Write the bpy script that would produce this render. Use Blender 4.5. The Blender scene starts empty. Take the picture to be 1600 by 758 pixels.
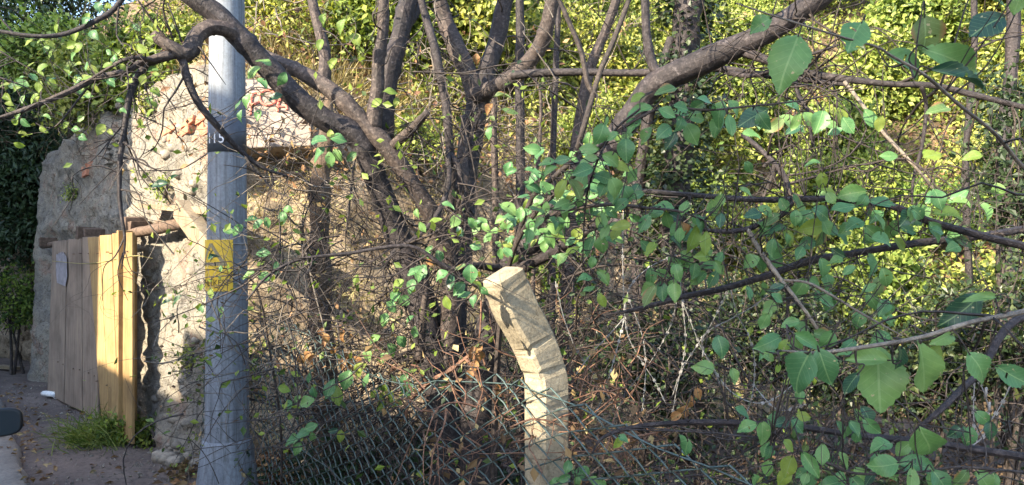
import bpy, math, random
import numpy as np
from mathutils import Vector, noise as mnoise

random.seed(7)
rng = np.random.default_rng(7)
R = math.radians
scene = bpy.context.scene
COL = scene.collection

# ------------------------------------------------------------------ camera, sky, sun, exposure
FPX, CAMZ, HORIZ = 1142.0, 1.67, 400.0          # focal length and horizon of the 1600 x 758 photograph
cam_d = bpy.data.cameras.new('camera')
cam = bpy.data.objects.new('camera', cam_d); COL.objects.link(cam)
cam.location = (0, 0, CAMZ); cam.rotation_euler = (R(90), 0, 0)
cam_d.sensor_width = 36; cam_d.lens = FPX / 1600 * 36
cam_d.shift_y = (HORIZ - 379) / 1600
cam_d.clip_start = 0.05; cam_d.clip_end = 400
scene.camera = cam

SUN_H = Vector((-0.73, -0.68)).normalized()      # horizontal direction towards the sun
SUN_EL = R(27)
world = bpy.data.worlds.new('World'); scene.world = world; world.use_nodes = True
wn = world.node_tree.nodes; wl = world.node_tree.links
sky = wn.new('ShaderNodeTexSky'); sky.sky_type = 'NISHITA'; sky.sun_disc = False
sky.sun_elevation = SUN_EL; sky.sun_rotation = math.atan2(SUN_H.x, SUN_H.y)
sky.dust_density = 1.2; sky.ozone_density = 1.2
bg = wn['Background']; bg.inputs['Strength'].default_value = 0.15
wl.new(sky.outputs[0], bg.inputs['Color'])
sun_d = bpy.data.lights.new('sun', 'SUN'); sun_d.energy = 3.8; sun_d.angle = R(0.5)
sun_d.color = (1.0, 0.87, 0.66)
sun = bpy.data.objects.new('sun', sun_d); COL.objects.link(sun)
sdir = Vector((SUN_H.x * math.cos(SUN_EL), SUN_H.y * math.cos(SUN_EL), math.sin(SUN_EL)))
sun.rotation_euler = sdir.to_track_quat('Z', 'Y').to_euler(); sun.location = (0, 0, 20)

vs = scene.view_settings
vs.view_transform = 'Standard'; vs.look = 'None'; vs.gamma = 1.0; vs.exposure = 2.38
vs.use_curve_mapping = False
scene.cycles.use_denoising = True
scene.cycles.max_bounces = 6; scene.cycles.diffuse_bounces = 3
scene.cycles.transmission_bounces = 4; scene.cycles.transparent_max_bounces = 6

# ------------------------------------------------------------------ helpers
def P(px, py, Y):                                 # a point seen at a pixel, Y metres in front of the camera
    return np.array(((px - 800) / FPX * Y, Y, CAMZ - (py - HORIZ) / FPX * Y))
def tag(o, label=None, cat=None, group=None, kind=None):
    if label: o['label'] = label
    if cat: o['category'] = cat
    if group: o['group'] = group
    if kind: o['kind'] = kind
    return o
def empty(name, loc, label=None, cat=None, group=None):
    o = bpy.data.objects.new(name, None); COL.objects.link(o); o.location = loc
    o.empty_display_size = 0.1
    return tag(o, label, cat, group)
def link(name, me, parent=None, world_space=True):
    o = bpy.data.objects.new(name, me); COL.objects.link(o)
    if parent is not None:
        o.parent = parent
        if world_space:
            o.location = tuple(-c for c in base_of(parent))
    return o
def base_of(o):
    v = Vector(o.location)
    while o.parent is not None:
        o = o.parent; v = v + Vector(o.location)
    return v
class MB:
    """collects vertices and faces (given in world coordinates) for ONE mesh object"""
    def __init__(s): s.V = []; s.F = []; s.n = 0; s.uv = []; s.tint = []
    def add(s, V, F, uv=None, tint=None):
        V = np.asarray(V, float).reshape(-1, 3)
        for f in F:
            f = np.asarray(f, int)
            if f.size:
                s.F.append(f + s.n)
                s.tint.append(np.full(len(f), random.random()) if tint is None else np.broadcast_to(np.asarray(tint, float), (len(f),)))
        s.V.append(V); s.uv.append(np.zeros((len(V), 2)) if uv is None else np.asarray(uv, float)); s.n += len(V)
        return s
    def mesh(s, name, mat, smooth=False):
        V = np.concatenate(s.V); UV = np.concatenate(s.uv)
        me = bpy.data.meshes.new(name)
        me.vertices.add(len(V)); me.vertices.foreach_set('co', V.astype(np.float32).ravel())
        sizes = np.concatenate([np.full(len(f), f.shape[1]) for f in s.F])
        loops = np.concatenate([f.ravel() for f in s.F])
        me.loops.add(len(loops)); me.loops.foreach_set('vertex_index', loops.astype(np.int32))
        me.polygons.add(len(sizes))
        me.polygons.foreach_set('loop_start', np.concatenate([[0], np.cumsum(sizes)[:-1]]).astype(np.int32))
        me.polygons.foreach_set('loop_total', sizes.astype(np.int32))
        me.polygons.foreach_set('use_smooth', np.full(len(sizes), smooth))
        u = me.uv_layers.new(name='UVMap'); u.data.foreach_set('uv', UV[loops].astype(np.float32).ravel())
        a = me.attributes.new('tint', 'FLOAT', 'FACE'); a.data.foreach_set('value', np.concatenate(s.tint).astype(np.float32))
        me.update(calc_edges=True); me.validate()
        if mat is not None: me.materials.append(mat)
        return me
    def build(s, name, mat, parent=None, smooth=False):
        return link(name, s.mesh(name, mat, smooth), parent)

def crom(pts, sub):
    pts = np.asarray(pts, float)
    if len(pts) < 3 or sub <= 1:
        return pts
    p = np.vstack([2 * pts[0] - pts[1], pts, 2 * pts[-1] - pts[-2]])
    out = []
    t = np.linspace(0, 1, sub, endpoint=False)[:, None]
    for i in range(1, len(p) - 2):
        a, b, c, d = p[i - 1], p[i], p[i + 1], p[i + 2]
        out.append(0.5 * (2 * b + (c - a) * t + (2 * a - 5 * b + 4 * c - d) * t ** 2 + (-a + 3 * b - 3 * c + d) * t ** 3))
    out.append(p[-2][None]); return np.vstack(out)
def tube(mb, pts, rad, k=6, sub=4, rough=0.0, cap=True, tint=None, squash=1.0):
    pts = np.asarray(pts, float); rad = np.broadcast_to(np.asarray(rad, float), (len(pts),)) if np.ndim(rad) == 0 or len(np.atleast_1d(rad)) == len(pts) else np.interp(np.linspace(0, 1, len(pts)), np.linspace(0, 1, len(rad)), rad)
    both = crom(np.hstack([pts, np.asarray(rad)[:, None]]), sub)
    c = both[:, :3]; r = np.maximum(both[:, 3], 1e-4); n = len(c)
    if rough and k >= 8:
        r = r * np.array([1 + 1.6 * rough * mnoise.noise(Vector(q * 7)) + (2.2 * rough if random.random() < .05 else 0) for q in c]); c = c + np.array([[.25 * rr_ * mnoise.noise(Vector(q * 4 + w_)) for w_ in (0, 9, 21)] for q, rr_ in zip(c, r)])
    T = np.gradient(c, axis=0); T /= np.linalg.norm(T, axis=1)[:, None] + 1e-12
    up = np.array([0, 0, 1.0]) if abs(T[0][2]) < .9 else np.array([1.0, 0, 0])
    N = np.zeros_like(c); v = np.cross(up, T[0]); v /= np.linalg.norm(v)
    for i in range(n):
        v = v - T[i] * np.dot(v, T[i]); v /= np.linalg.norm(v) + 1e-12; N[i] = v
    B = np.cross(T, N)
    a = np.linspace(0, 2 * np.pi, k + 1)
    rr = r[:, None] * np.ones((1, k + 1))
    if rough:
        j = 1 + rough * rng.standard_normal((n, k)); j = np.hstack([j, j[:, :1]])
        j = (j + np.vstack([j[:1], j[:-1]]) + np.vstack([j[1:], j[-1:]])) / 3
        rr = rr * j
    V = c[:, None] + rr[..., None] * (np.cos(a)[None, :, None] * N[:, None] + squash * np.sin(a)[None, :, None] * B[:, None])
    L = np.concatenate([[0], np.cumsum(np.linalg.norm(np.diff(c, axis=0), axis=1))])
    uv = np.stack(np.broadcast_arrays(a[None] / (2 * np.pi), L[:, None]), -1).reshape(-1, 2)
    i, j = np.meshgrid(np.arange(n - 1), np.arange(k), indexing='ij')
    q = i * (k + 1) + j
    F = [np.stack([q, q + 1, q + k + 2, q + k + 1], -1).reshape(-1, 4)]
    V = V.reshape(-1, 3)
    if cap:
        V = np.vstack([V, c[0] - T[0] * r[0] * .3, c[-1] + T[-1] * r[-1] * .5]); uv = np.vstack([uv, [[.5, 0], [.5, L[-1]]]])
        jj = np.arange(k); e = (n - 1) * (k + 1)
        F.append(np.vstack([np.stack([jj + 1, jj, np.full(k, n * (k + 1))], -1), np.stack([e + jj, e + jj + 1, np.full(k, n * (k + 1) + 1)], -1)]))
    mb.add(V, F, uv, tint)
    return c, r
def box(mb, c, ax, ay, az, tint=None, jit=0.0):
    c, ax, ay, az = map(lambda q: np.asarray(q, float), (c, ax, ay, az))
    V = [c + sx * ax + sy * ay + sz * az for sx in (-1, 1) for sy in (-1, 1) for sz in (-1, 1)]
    V = np.array(V) + jit * rng.standard_normal((8, 3))
    mb.add(V, [np.array([(0, 1, 3, 2), (4, 6, 7, 5), (0, 4, 5, 1), (2, 3, 7, 6), (0, 2, 6, 4), (1, 5, 7, 3)])], tint=tint)
def bevel(o, w=0.006, seg=2):
    m = o.modifiers.new('bevel', 'BEVEL'); m.width = w; m.segments = seg; m.limit_method = 'ANGLE'
    return o
def unit(v):
    v = np.asarray(v, float); return v / (np.linalg.norm(v) + 1e-12)
def fbm(p, f=1.0, o=4):
    return mnoise.fractal(Vector(p) * f, 1.0, 2.0, o, noise_basis='PERLIN_ORIGINAL')

# ------------------------------------------------------------------ materials
def mat(name, rough=.8, spec=.3):
    m = bpy.data.materials.new(name); m.use_nodes = True
    b = m.node_tree.nodes['Principled BSDF']
    b.inputs['Roughness'].default_value = rough; b.inputs['Specular IOR Level'].default_value = spec
    return m, m.node_tree, b
def node(nt, t, **kw):
    n = nt.nodes.new(t)
    for k, v in kw.items():
        if k in n.inputs: n.inputs[k].default_value = v
        else: setattr(n, k, v)
    return n
def ramp(nt, fac, stops, interp='LINEAR'):
    r = nt.nodes.new('ShaderNodeValToRGB'); e = r.color_ramp.elements; r.color_ramp.interpolation = interp
    while len(e) < len(stops): e.new(0.5)
    for q, (p, c) in zip(e, stops):
        q.position = p; q.color = (*c, 1) if len(c) == 3 else c
    nt.links.new(fac, r.inputs[0]); return r
def mixc(nt, fac, a, b, mode='MIX'):
    m = nt.nodes.new('ShaderNodeMix'); m.data_type = 'RGBA'; m.blend_type = mode
    for s, v in ((m.inputs[0], fac), (m.inputs[6], a), (m.inputs[7], b)):
        if isinstance(v, bpy.types.NodeSocket): nt.links.new(v, s)
        elif isinstance(v, tuple): s.default_value = (*v, 1)
        else: s.default_value = v
    return m.outputs[2]
def coords(nt, scale=(1, 1, 1), kind='Object'):
    t = nt.nodes.new('ShaderNodeTexCoord'); m = nt.nodes.new('ShaderNodeMapping'); m.inputs['Scale'].default_value = scale
    nt.links.new(t.outputs[kind], m.inputs[0]); return m.outputs[0]
def worldco(nt, scale=(1, 1, 1)):
    t = nt.nodes.new('ShaderNodeNewGeometry'); m = nt.nodes.new('ShaderNodeMapping'); m.inputs['Scale'].default_value = scale
    nt.links.new(t.outputs['Position'], m.inputs[0]); return m.outputs[0]
def noisetex(nt, co, scale, detail=6, rough=.6):
    n = node(nt, 'ShaderNodeTexNoise', Scale=scale, Detail=detail, Roughness=rough); nt.links.new(co, n.inputs['Vector']); return n.outputs[0]
def bump(nt, b, h, strength=.5, dist=.01, prev=None):
    n = node(nt, 'ShaderNodeBump', Strength=strength, Distance=dist); nt.links.new(h, n.inputs['Height'])
    if prev is not None: nt.links.new(prev.outputs[0], n.inputs['Normal'])
    nt.links.new(n.outputs[0], b.inputs['Normal']); return n

def foliage_mat(name, cols, trans=.35, rough=.5, veins=False, dryedge=False):
    """leaf: colour by a per-leaf value, light passes through"""
    m, nt, b = mat(name, rough, .35)
    if veins:
        oi = nt.nodes.new('ShaderNodeObjectInfo'); src = oi.outputs['Random']
    else:
        at = node(nt, 'ShaderNodeAttribute', attribute_name='tint'); src = at.outputs['Fac']
    c = ramp(nt, src, [(i / (len(cols) - 1), q) for i, q in enumerate(cols)]).outputs[0]
    if not veins:
        oi = nt.nodes.new('ShaderNodeObjectInfo')
        c = mixc(nt, 1.0, c, ramp(nt, oi.outputs['Random'], [(0, (.72, .85, .7)), (.35, (1.0, 1.0, .9)), (.7, (1.12, 1.05, .9)), (1, (.85, 1.08, .9))]).outputs[0], 'MULTIPLY')
    if veins:
        uv = coords(nt, kind='UV'); sp = nt.nodes.new('ShaderNodeSeparateXYZ'); nt.links.new(uv, sp.inputs[0])
        def mth(op, a, bb=None):
            n = nt.nodes.new('ShaderNodeMath'); n.operation = op
            for i, q in enumerate((a, bb)):
                if q is None: continue
                if isinstance(q, bpy.types.NodeSocket): nt.links.new(q, n.inputs[i])
                else: n.inputs[i].default_value = q
            return n.outputs[0]
        ac = mth('ABSOLUTE', mth('SUBTRACT', sp.outputs[1], .5))
        rib = mth('LESS_THAN', ac, .022)
        ph = mth('FRACT', mth('MULTIPLY', mth('SUBTRACT', sp.outputs[0], mth('MULTIPLY', ac, .55)), 8.0))
        side = mth('MULTIPLY', mth('LESS_THAN', ph, .1), .45)
        v = mth('MAXIMUM', rib, side)
        c = mixc(nt, mth('MULTIPLY', v, .5), c, (.24, .36, .16))
        n1 = noisetex(nt, worldco(nt), 55, 4, .65)
        c = mixc(nt, .55, c, ramp(nt, n1, [(.3, (.55, .6, .5)), (.7, (1.15, 1.12, 1.0))]).outputs[0], 'MULTIPLY')
        spot = ramp(nt, noisetex(nt, worldco(nt), 130, 2, .5), [(.70, (0, 0, 0)), (.74, (1, 1, 1))]).outputs[0]
        c = mixc(nt, spot, c, (.30, .27, .15))
        if dryedge:
            e = ramp(nt, ac, [(.30, (0, 0, 0)), (.45, (1, 1, 1))]).outputs[0]; c = mixc(nt, e, c, (.22, .12, .05))
        bump(nt, b, mth('ADD', v, n1), .35, .002)
    nt.links.new(c, b.inputs['Base Color'])
    tr = nt.nodes.new('ShaderNodeBsdfTranslucent')
    nt.links.new(mixc(nt, 1.0, c, (1.0, 1.0, .55), 'MULTIPLY'), tr.inputs[0])
    mx = nt.nodes.new('ShaderNodeMixShader'); mx.inputs[0].default_value = trans
    nt.links.new(b.outputs[0], mx.inputs[1]); nt.links.new(tr.outputs[0], mx.inputs[2])
    nt.links.new(mx.outputs[0], nt.nodes['Material Output'].inputs[0])
    return m
def bark_mat(name, c0, c1, c2, lent=.5, rough=.7):
    m, nt, b = mat(name, rough, .35)
    uv = coords(nt, (5, 26, 1), 'UV'); o = worldco(nt)
    n1 = noisetex(nt, o, 58, 8, .72); n2 = noisetex(nt, uv, 1.6, 5, .6); n3 = noisetex(nt, o, 8, 5, .6)
    c = ramp(nt, n1, [(.28, c0), (.52, c1), (.75, c2)]).outputs[0]
    c = mixc(nt, .6, c, ramp(nt, n3, [(.35, (.42, .42, .42)), (.65, (1.5, 1.42, 1.3))]).outputs[0], 'MULTIPLY')
    l = ramp(nt, n2, [(.60, (0, 0, 0)), (.68, (1, 1, 1))]).outputs[0]
    mm = nt.nodes.new('ShaderNodeMath'); mm.operation = 'MULTIPLY'; mm.inputs[1].default_value = lent; nt.links.new(l, mm.inputs[0])
    c = mixc(nt, mm.outputs[0], c, tuple(min(1, q * 1.5) for q in c2))
    nt.links.new(c, b.inputs['Base Color'])
    p = bump(nt, b, n2, .5, .006); p = bump(nt, b, n3, .5, .02, p); bump(nt, b, n1, .9, .007, p)
    return m
def stone_mat(name, stops, s1=3, s2=28, pit=.5, big=.9, rough=.92, dist=.03):
    m, nt, b = mat(name, rough, .15)
    o = worldco(nt)
    n1 = noisetex(nt, o, s1, 9, .68); n2 = noisetex(nt, o, s2, 6, .7)
    v = node(nt, 'ShaderNodeTexVoronoi', Scale=s2 * .55); nt.links.new(o, v.inputs['Vector'])
    c = ramp(nt, n1, stops).outputs[0]
    c = mixc(nt, .75, c, ramp(nt, n2, [(.28, (.45, .43, .42)), (.5, (1, 1, 1)), (.75, (1.3, 1.27, 1.2))]).outputs[0], 'MULTIPLY')
    pits = ramp(nt, v.outputs[0], [(.05, (.25, .22, .2)), (.22, (1, 1, 1))]).outputs[0]
    c = mixc(nt, pit, c, pits, 'MULTIPLY')
    v2 = node(nt, 'ShaderNodeTexVoronoi', Scale=s1 * 1.3, feature='DISTANCE_TO_EDGE')
    wn_ = nt.nodes.new('ShaderNodeVectorMath'); wn_.operation = 'ADD'; wn2 = node(nt, 'ShaderNodeTexNoise', Scale=s1 * 2.5, Detail=5)
    nt.links.new(o, wn2.inputs['Vector']); nt.links.new(o, wn_.inputs[0]); sc_ = nt.nodes.new('ShaderNodeVectorMath'); sc_.operation = 'SCALE'; sc_.inputs['Scale'].default_value = .5 / s1
    nt.links.new(wn2.outputs['Color'], sc_.inputs[0]); nt.links.new(sc_.outputs[0], wn_.inputs[1]); nt.links.new(wn_.outputs[0], v2.inputs['Vector'])
    crack = ramp(nt, v2.outputs[0], [(.0, (.35, .32, .30)), (.022, (1, 1, 1))]).outputs[0]
    c = mixc(nt, pit * .8, c, crack, 'MULTIPLY')
    nt.links.new(c, b.inputs['Base Color'])
    p = bump(nt, b, n1, big, dist * 2); p = bump(nt, b, n2, .9, dist, p); bump(nt, b, crack, pit * .7, dist, p)
    return m
def plain_mat(name, c, rough=.6, spec=.3, metal=0, var=.25, s=30, bmp=.1):
    m, nt, b = mat(name, rough, spec); b.inputs['Metallic'].default_value = metal
    n = noisetex(nt, worldco(nt), s, 6, .65)
    col = ramp(nt, n, [(.3, tuple(q * (1 - var) for q in c)), (.7, tuple(min(1, q * (1 + var)) for q in c))]).outputs[0]
    nt.links.new(col, b.inputs['Base Color']); bump(nt, b, n, bmp, .005)
    return m

M = {}
M['bark'] = bark_mat('bark_dark', (.006, .005, .006), (.025, .020, .022), (.088, .076, .076), .5)
M['bark_warm'] = bark_mat('bark_warm', (.010, .0075, .0075), (.048, .036, .033), (.155, .125, .108), .5)
M['bark_rough'] = bark_mat('bark_rough', (.025, .018, .013), (.10, .07, .048), (.21, .16, .115), .1, .9)
M['twig'] = bark_mat('twig_dark', (.010, .008, .008), (.042, .033, .030), (.11, .09, .08), .2)
M['twig_pale'] = bark_mat('twig_pale', (.06, .05, .043), (.17, .145, .12), (.30, .265, .22), .2)
M['twig_red'] = bark_mat('twig_red', (.05, .025, .018), (.15, .08, .052), (.27, .165, .11), .2)
M['leaf'] = foliage_mat('leaf_green', [(.055, .145, .064), (.075, .185, .07), (.098, .21, .07), (.145, .25, .078)], .25, .45, True)
M['leaf_dark'] = foliage_mat('leaf_dark', [(.020, .06, .04), (.03, .085, .045)], .2, .4, True)
M['leaf_light'] = foliage_mat('leaf_light', [(.15, .24, .05), (.21, .29, .05), (.25, .30, .07)], .45, .5, True)
M['leaf_edge'] = foliage_mat('leaf_dry_edge', [(.07, .15, .05), (.12, .17, .06)], .3, .5, True, True)
M['leaf_dry'] = foliage_mat('leaf_dry', [(.20, .095, .04), (.30, .15, .06), (.24, .12, .07)], .25, .7, True)
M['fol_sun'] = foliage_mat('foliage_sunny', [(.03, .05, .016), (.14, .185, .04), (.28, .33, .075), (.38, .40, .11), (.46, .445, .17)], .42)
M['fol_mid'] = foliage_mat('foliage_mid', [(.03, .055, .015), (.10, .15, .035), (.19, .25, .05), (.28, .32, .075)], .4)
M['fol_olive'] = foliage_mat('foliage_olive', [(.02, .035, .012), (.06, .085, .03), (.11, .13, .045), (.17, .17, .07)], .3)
M['fol_dark'] = foliage_mat('foliage_dark', [(.016, .03, .016), (.028, .05, .024), (.045, .075, .032)], .25)  # base colours kept dark so they carry the shade of the undergrowth
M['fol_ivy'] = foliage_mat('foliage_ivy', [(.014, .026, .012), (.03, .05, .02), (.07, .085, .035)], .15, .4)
M['straw'] = foliage_mat('dry_straw', [(.14, .10, .05), (.32, .25, .12), (.50, .42, .25)], .3, .8)
M['grass'] = foliage_mat('grass_blades', [(.08, .13, .025), (.16, .21, .045), (.30, .31, .10)], .35)
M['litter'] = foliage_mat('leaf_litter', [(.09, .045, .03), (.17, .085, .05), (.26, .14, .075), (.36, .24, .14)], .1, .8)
M['litter_shaded'] = foliage_mat('leaf_litter_shaded', [(.035, .022, .016), (.07, .04, .027), (.12, .068, .042), (.17, .11, .07)], .1, .85)  # litter colours darkened to stand in for shade under the trees
M['wall'] = stone_mat('rough_render', [(.30, (.13, .125, .12)), (.40, (.22, .205, .18)), (.55, (.29, .26, .21)), (.63, (.27, .19, .145)), (.68, (.23, .212, .19))], 2.6, 42, .85, 1.0)
M['rock'] = stone_mat('bank_rock', [(.30, (.10, .072, .052)), (.42, (.235, .18, .125)), (.56, (.35, .285, .205)), (.72, (.20, .148, .104))], 5.0, 30, .8, 1.0)
M['soil'] = stone_mat('hillside_soil', [(.30, (.055, .042, .028)), (.5, (.14, .10, .062)), (.7, (.25, .19, .115))], 3.6, 26, .7, 1.0)
M['dirt'] = stone_mat('dirt', [(.32, (.085, .068, .062)), (.5, (.135, .108, .095)), (.68, (.19, .15, .13))], 1.1, 30, .35, .4, .95, .012)
M['road'] = stone_mat('worn_road', [(.32, (.16, .15, .14)), (.6, (.24, .22, .195))], 1.4, 60, .3, .2, .9, .005)
M['concrete'] = stone_mat('post_concrete', [(.32, (.15, .13, .095)), (.5, (.265, .225, .16)), (.7, (.34, .295, .215))], 9, 110, .4, .15, .9, .003)
M['slab'] = stone_mat('graffiti_slab', [(.3, (.21, .175, .145)), (.6, (.33, .275, .235))], 4, 30, .2, .2, .9, .006)
M['brick'] = stone_mat('old_brick', [(.3, (.30, .12, .075)), (.6, (.46, .22, .14))], 6, 40, .3, .3, .9, .006)
M['stone'] = stone_mat('wall_stone', [(.3, (.14, .125, .11)), (.6, (.30, .265, .215))], 5, 30, .3, .5, .9, .012)
M['wire'] = plain_mat('fence_wire_green', (.055, .083, .08), .5, .4)
M['zinc'] = plain_mat('zinc_wire', (.21, .205, .20), .55, .4, .2)
M['rust'] = plain_mat('rusty_iron', (.115, .08, .06), .85, .2, 0, .5, 26, .5)
M['black'] = plain_mat('black_plastic', (.014, .014, .015), .4, .4, 0, .1)
M['car'] = plain_mat('car_paint_grey', (.22, .23, .25), .3, .5, .3, .04)
M['rubber'] = plain_mat('rubber', (.02, .02, .02), .85)
m, nt, b = mat('dark_glass', .06, .6); b.inputs['Base Color'].default_value = (.03, .04, .045, 1); M['glass'] = m
M['litter_white'] = plain_mat('white_plastic', (.74, .74, .72), .5)
M['litter_yellow'] = plain_mat('yellow_plastic', (.58, .56, .20), .5, .3, 0, .2, 14)
M['dead'] = plain_mat('grey_rag_bark', (.16, .15, .14), .9, .2, 0, .5, 30, .6)
M['cream'] = plain_mat('house_render', (.78, .74, .68), .9)  # walls of the added houses, lightened to bounce light onto the near leaves
M['tile'] = plain_mat('roof_tile', (.30, .12, .08), .85)
# painted steel of the pole: grey paint with weathering streaks
m, nt, b = mat('pole_paint', .6, .3)
o = worldco(nt, (9, 9, .9)); n1 = noisetex(nt, o, 2.2, 6, .6); n2 = noisetex(nt, worldco(nt), 60, 5, .7)
c = ramp(nt, n1, [(.3, (.155, .175, .205)), (.7, (.225, .25, .285))]).outputs[0]
c = mixc(nt, .7, c, ramp(nt, n2, [(.3, (.62, .60, .58)), (.55, (1, 1, 1)), (.75, (1.2, 1.2, 1.2))]).outputs[0], 'MULTIPLY')
n3 = noisetex(nt, worldco(nt, (14, 14, .5)), 3.0, 7, .7); c = mixc(nt, .8, c, ramp(nt, n3, [(.36, (.5, .46, .42)), (.52, (1, 1, 1)), (.72, (1.12, 1.12, 1.12))]).outputs[0], 'MULTIPLY')
nt.links.new(c, b.inputs['Base Color']); bump(nt, b, n2, .12, .003); M['pole'] = m
M['band'] = plain_mat('pole_band', (.075, .083, .10), .5, .3, .1, .2, 40)
M['sign'] = plain_mat('sign_yellow', (.60, .39, .035), .45, .4, 0, .16, 18)
M['ink'] = plain_mat('sign_ink', (.11, .085, .035), .6, .2, 0, .4, 120)
M['ink_faded'] = plain_mat('sign_ink_faded', (.24, .20, .12), .6, .2, 0, .4, 90)
M['chalk'] = plain_mat('number_paint', (.62, .63, .66), .8, .2, 0, .3, 160)
M['graffiti'] = plain_mat('graffiti_red', (.58, .20, .15), .8, .2, 0, .3, 60)
def wood_mat(name, c0, c1):
    m, nt, b = mat(name, .75, .25)
    o = worldco(nt, (16, 16, .8)); n = noisetex(nt, o, 2.4, 6, .65); n2 = noisetex(nt, worldco(nt), 3, 4, .6)
    oi = nt.nodes.new('ShaderNodeObjectInfo')
    c = ramp(nt, n, [(.3, c0), (.7, c1)]).outputs[0]
    c = mixc(nt, .6, c, ramp(nt, n2, [(.35, (.5, .46, .43)), (.52, (.95, .92, .88)), (.68, (1.2, 1.16, 1.08))]).outputs[0], 'MULTIPLY')
    c = mixc(nt, .35, c, ramp(nt, oi.outputs['Random'], [(0, (.75, .7, .66)), (1, (1.2, 1.18, 1.1))]).outputs[0], 'MULTIPLY')
    nt.links.new(c, b.inputs['Base Color']); bump(nt, b, n, .25, .004); return m
M['plank'] = wood_mat('gate_board', (.22, .14, .06), (.38, .265, .125))
M['plank_old'] = wood_mat('old_plank', (.19, .15, .10), (.32, .265, .185))
M['patch'] = plain_mat('pale_paint_patch', (.235, .22, .235), .7, .3, 0, .35, 14)
M['plank_shaded'] = wood_mat('gate_board_shaded', (.16, .125, .10), (.30, .235, .185))  # board colours greyed to paint in the shade on the left gate leaf

# ------------------------------------------------------------------ setting: ground, road, hillside
TD = np.array((-0.61, 0.79)); TD /= np.linalg.norm(TD)        # along the road
ND = np.array((0.79, 0.61)); ND /= np.linalg.norm(ND)         # away from the road, behind the fence
POST = np.array((0.111, 2.35))
def line_pt(v, u, z=0.0):                                     # v along the fence from the post, u behind it
    q = POST + TD * v + ND * u
    return np.array((q[0], q[1], z))
def ground_z(x, y):
    u = (x - POST[0]) * ND[0] + (y - POST[1]) * ND[1]
    b = max(0.0, min(1.0, u / 1.0))
    return .03 * fbm((x, y, 0), .9, 4) + .012 * fbm((x, y, 3), 6, 3) + b * (.05 + .09 * (fbm((x, y, 8), 1.1, 4) + .3))

def grid_mesh(name, X, Y, Z, material, parent=None, smooth=True):
    n, m_ = X.shape
    i, j = np.meshgrid(np.arange(n - 1), np.arange(m_ - 1), indexing='ij'); q = i * m_ + j
    mb = MB(); mb.add(np.stack([X, Y, Z], -1).reshape(-1, 3), [np.stack([q, q + m_, q + m_ + 1, q + 1], -1).reshape(-1, 4)])
    return mb.build(name, material, parent, smooth)
def axis(lo, hi, fine_lo, fine_hi, step):
    a = np.arange(fine_lo, fine_hi, step)
    l = fine_lo - np.geomspace(.3, fine_lo - lo, 12)[::-1]; h = fine_hi + np.geomspace(.3, hi - fine_hi, 12)
    return np.concatenate([l, a, h])
gx = axis(-120, 120, -9.5, 6, .085); gy = axis(-120, 120, 1, 12, .085)
GX, GY = np.meshgrid(gx, gy, indexing='ij')
fine = (GX > -10) & (GX < 6.5) & (GY > .5) & (GY < 12.5)
GZ = np.zeros_like(GX)
for a_, b_ in zip(*np.nonzero(fine)): GZ[a_, b_] = ground_z(GX[a_, b_], GY[a_, b_])
ground = tag(grid_mesh('ground', GX, GY, GZ, M['dirt']), 'brown trodden dirt verge in front of wall and fence', kind='structure')

# road: a worn sheet, its ragged right edge running up-left beside the dirt
E0 = np.array((-3.52, 5.33)); ev = (np.array((-4.65, 6.8)) - E0); ev /= np.linalg.norm(ev); en = np.array((-ev[1], ev[0]))
sv = np.concatenate([np.linspace(-40, -7, 12), np.arange(-6.5, 5, .12), np.linspace(5.5, 60, 14)])
su = np.concatenate([[0, .04], np.geomspace(.15, 6.2, 16)])
RX = np.zeros((len(sv), len(su))); RY = RX.copy(); RZ = RX.copy()
for i, v in enumerate(sv):
    wob = .06 * mnoise.noise(Vector((v * 1.3, 4, 0))) + .03 * mnoise.noise(Vector((v * 6, 1, 0)))
    for j, u in enumerate(su):
        q = E0 + ev * v + en * (u + wob * (1 - j / len(su)))
        RX[i, j], RY[i, j] = q
        RZ[i, j] = .075 - (.06 if j == 0 else 0) + .004 * mnoise.noise(Vector((q[0] * 2, q[1] * 2, 0)))
tag(grid_mesh('road', RX, RY, RZ, M['road']), 'pale worn road surface at bottom left', kind='structure')

# hillside: rows run back from the foot line of the bank
HP = [(-30, 26, 1.2), (-16, 16, 1.5), (-9.0, 12.2, 2.6), (-6.7, 10.5, 2.8), (-4.6, 8.45, 3.05), (-3.2, 7.1, 3.2), (-2.3, 6.25, 3.0), (-.8, 6.55, 2.5), (.8, 7.1, 2.2),
      (2.2, 7.7, 1.5), (3.6, 7.2, .8), (6, 6.0, .45), (9, 4.0, .4), (14, 0, .4), (22, -8, .4)]
hp = np.array(HP); hl = np.concatenate([[0], np.cumsum(np.linalg.norm(np.diff(hp[:, :2], axis=0), axis=1))])
hs = np.unique(np.concatenate([np.linspace(0, hl[2], 30), np.arange(hl[2], hl[11], .085), np.linspace(hl[11], hl[-1], 40)]))
hx, hy, hh = (np.interp(hs, hl, hp[:, k]) for k in range(3))
bdx = np.interp(hs, hl, [-.2, -.1, 0, .1, .15, .15, .12, .1, .1, .15, .25, .4, .6, .8, .8]); bdy = np.sqrt(1 - bdx ** 2)
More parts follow.
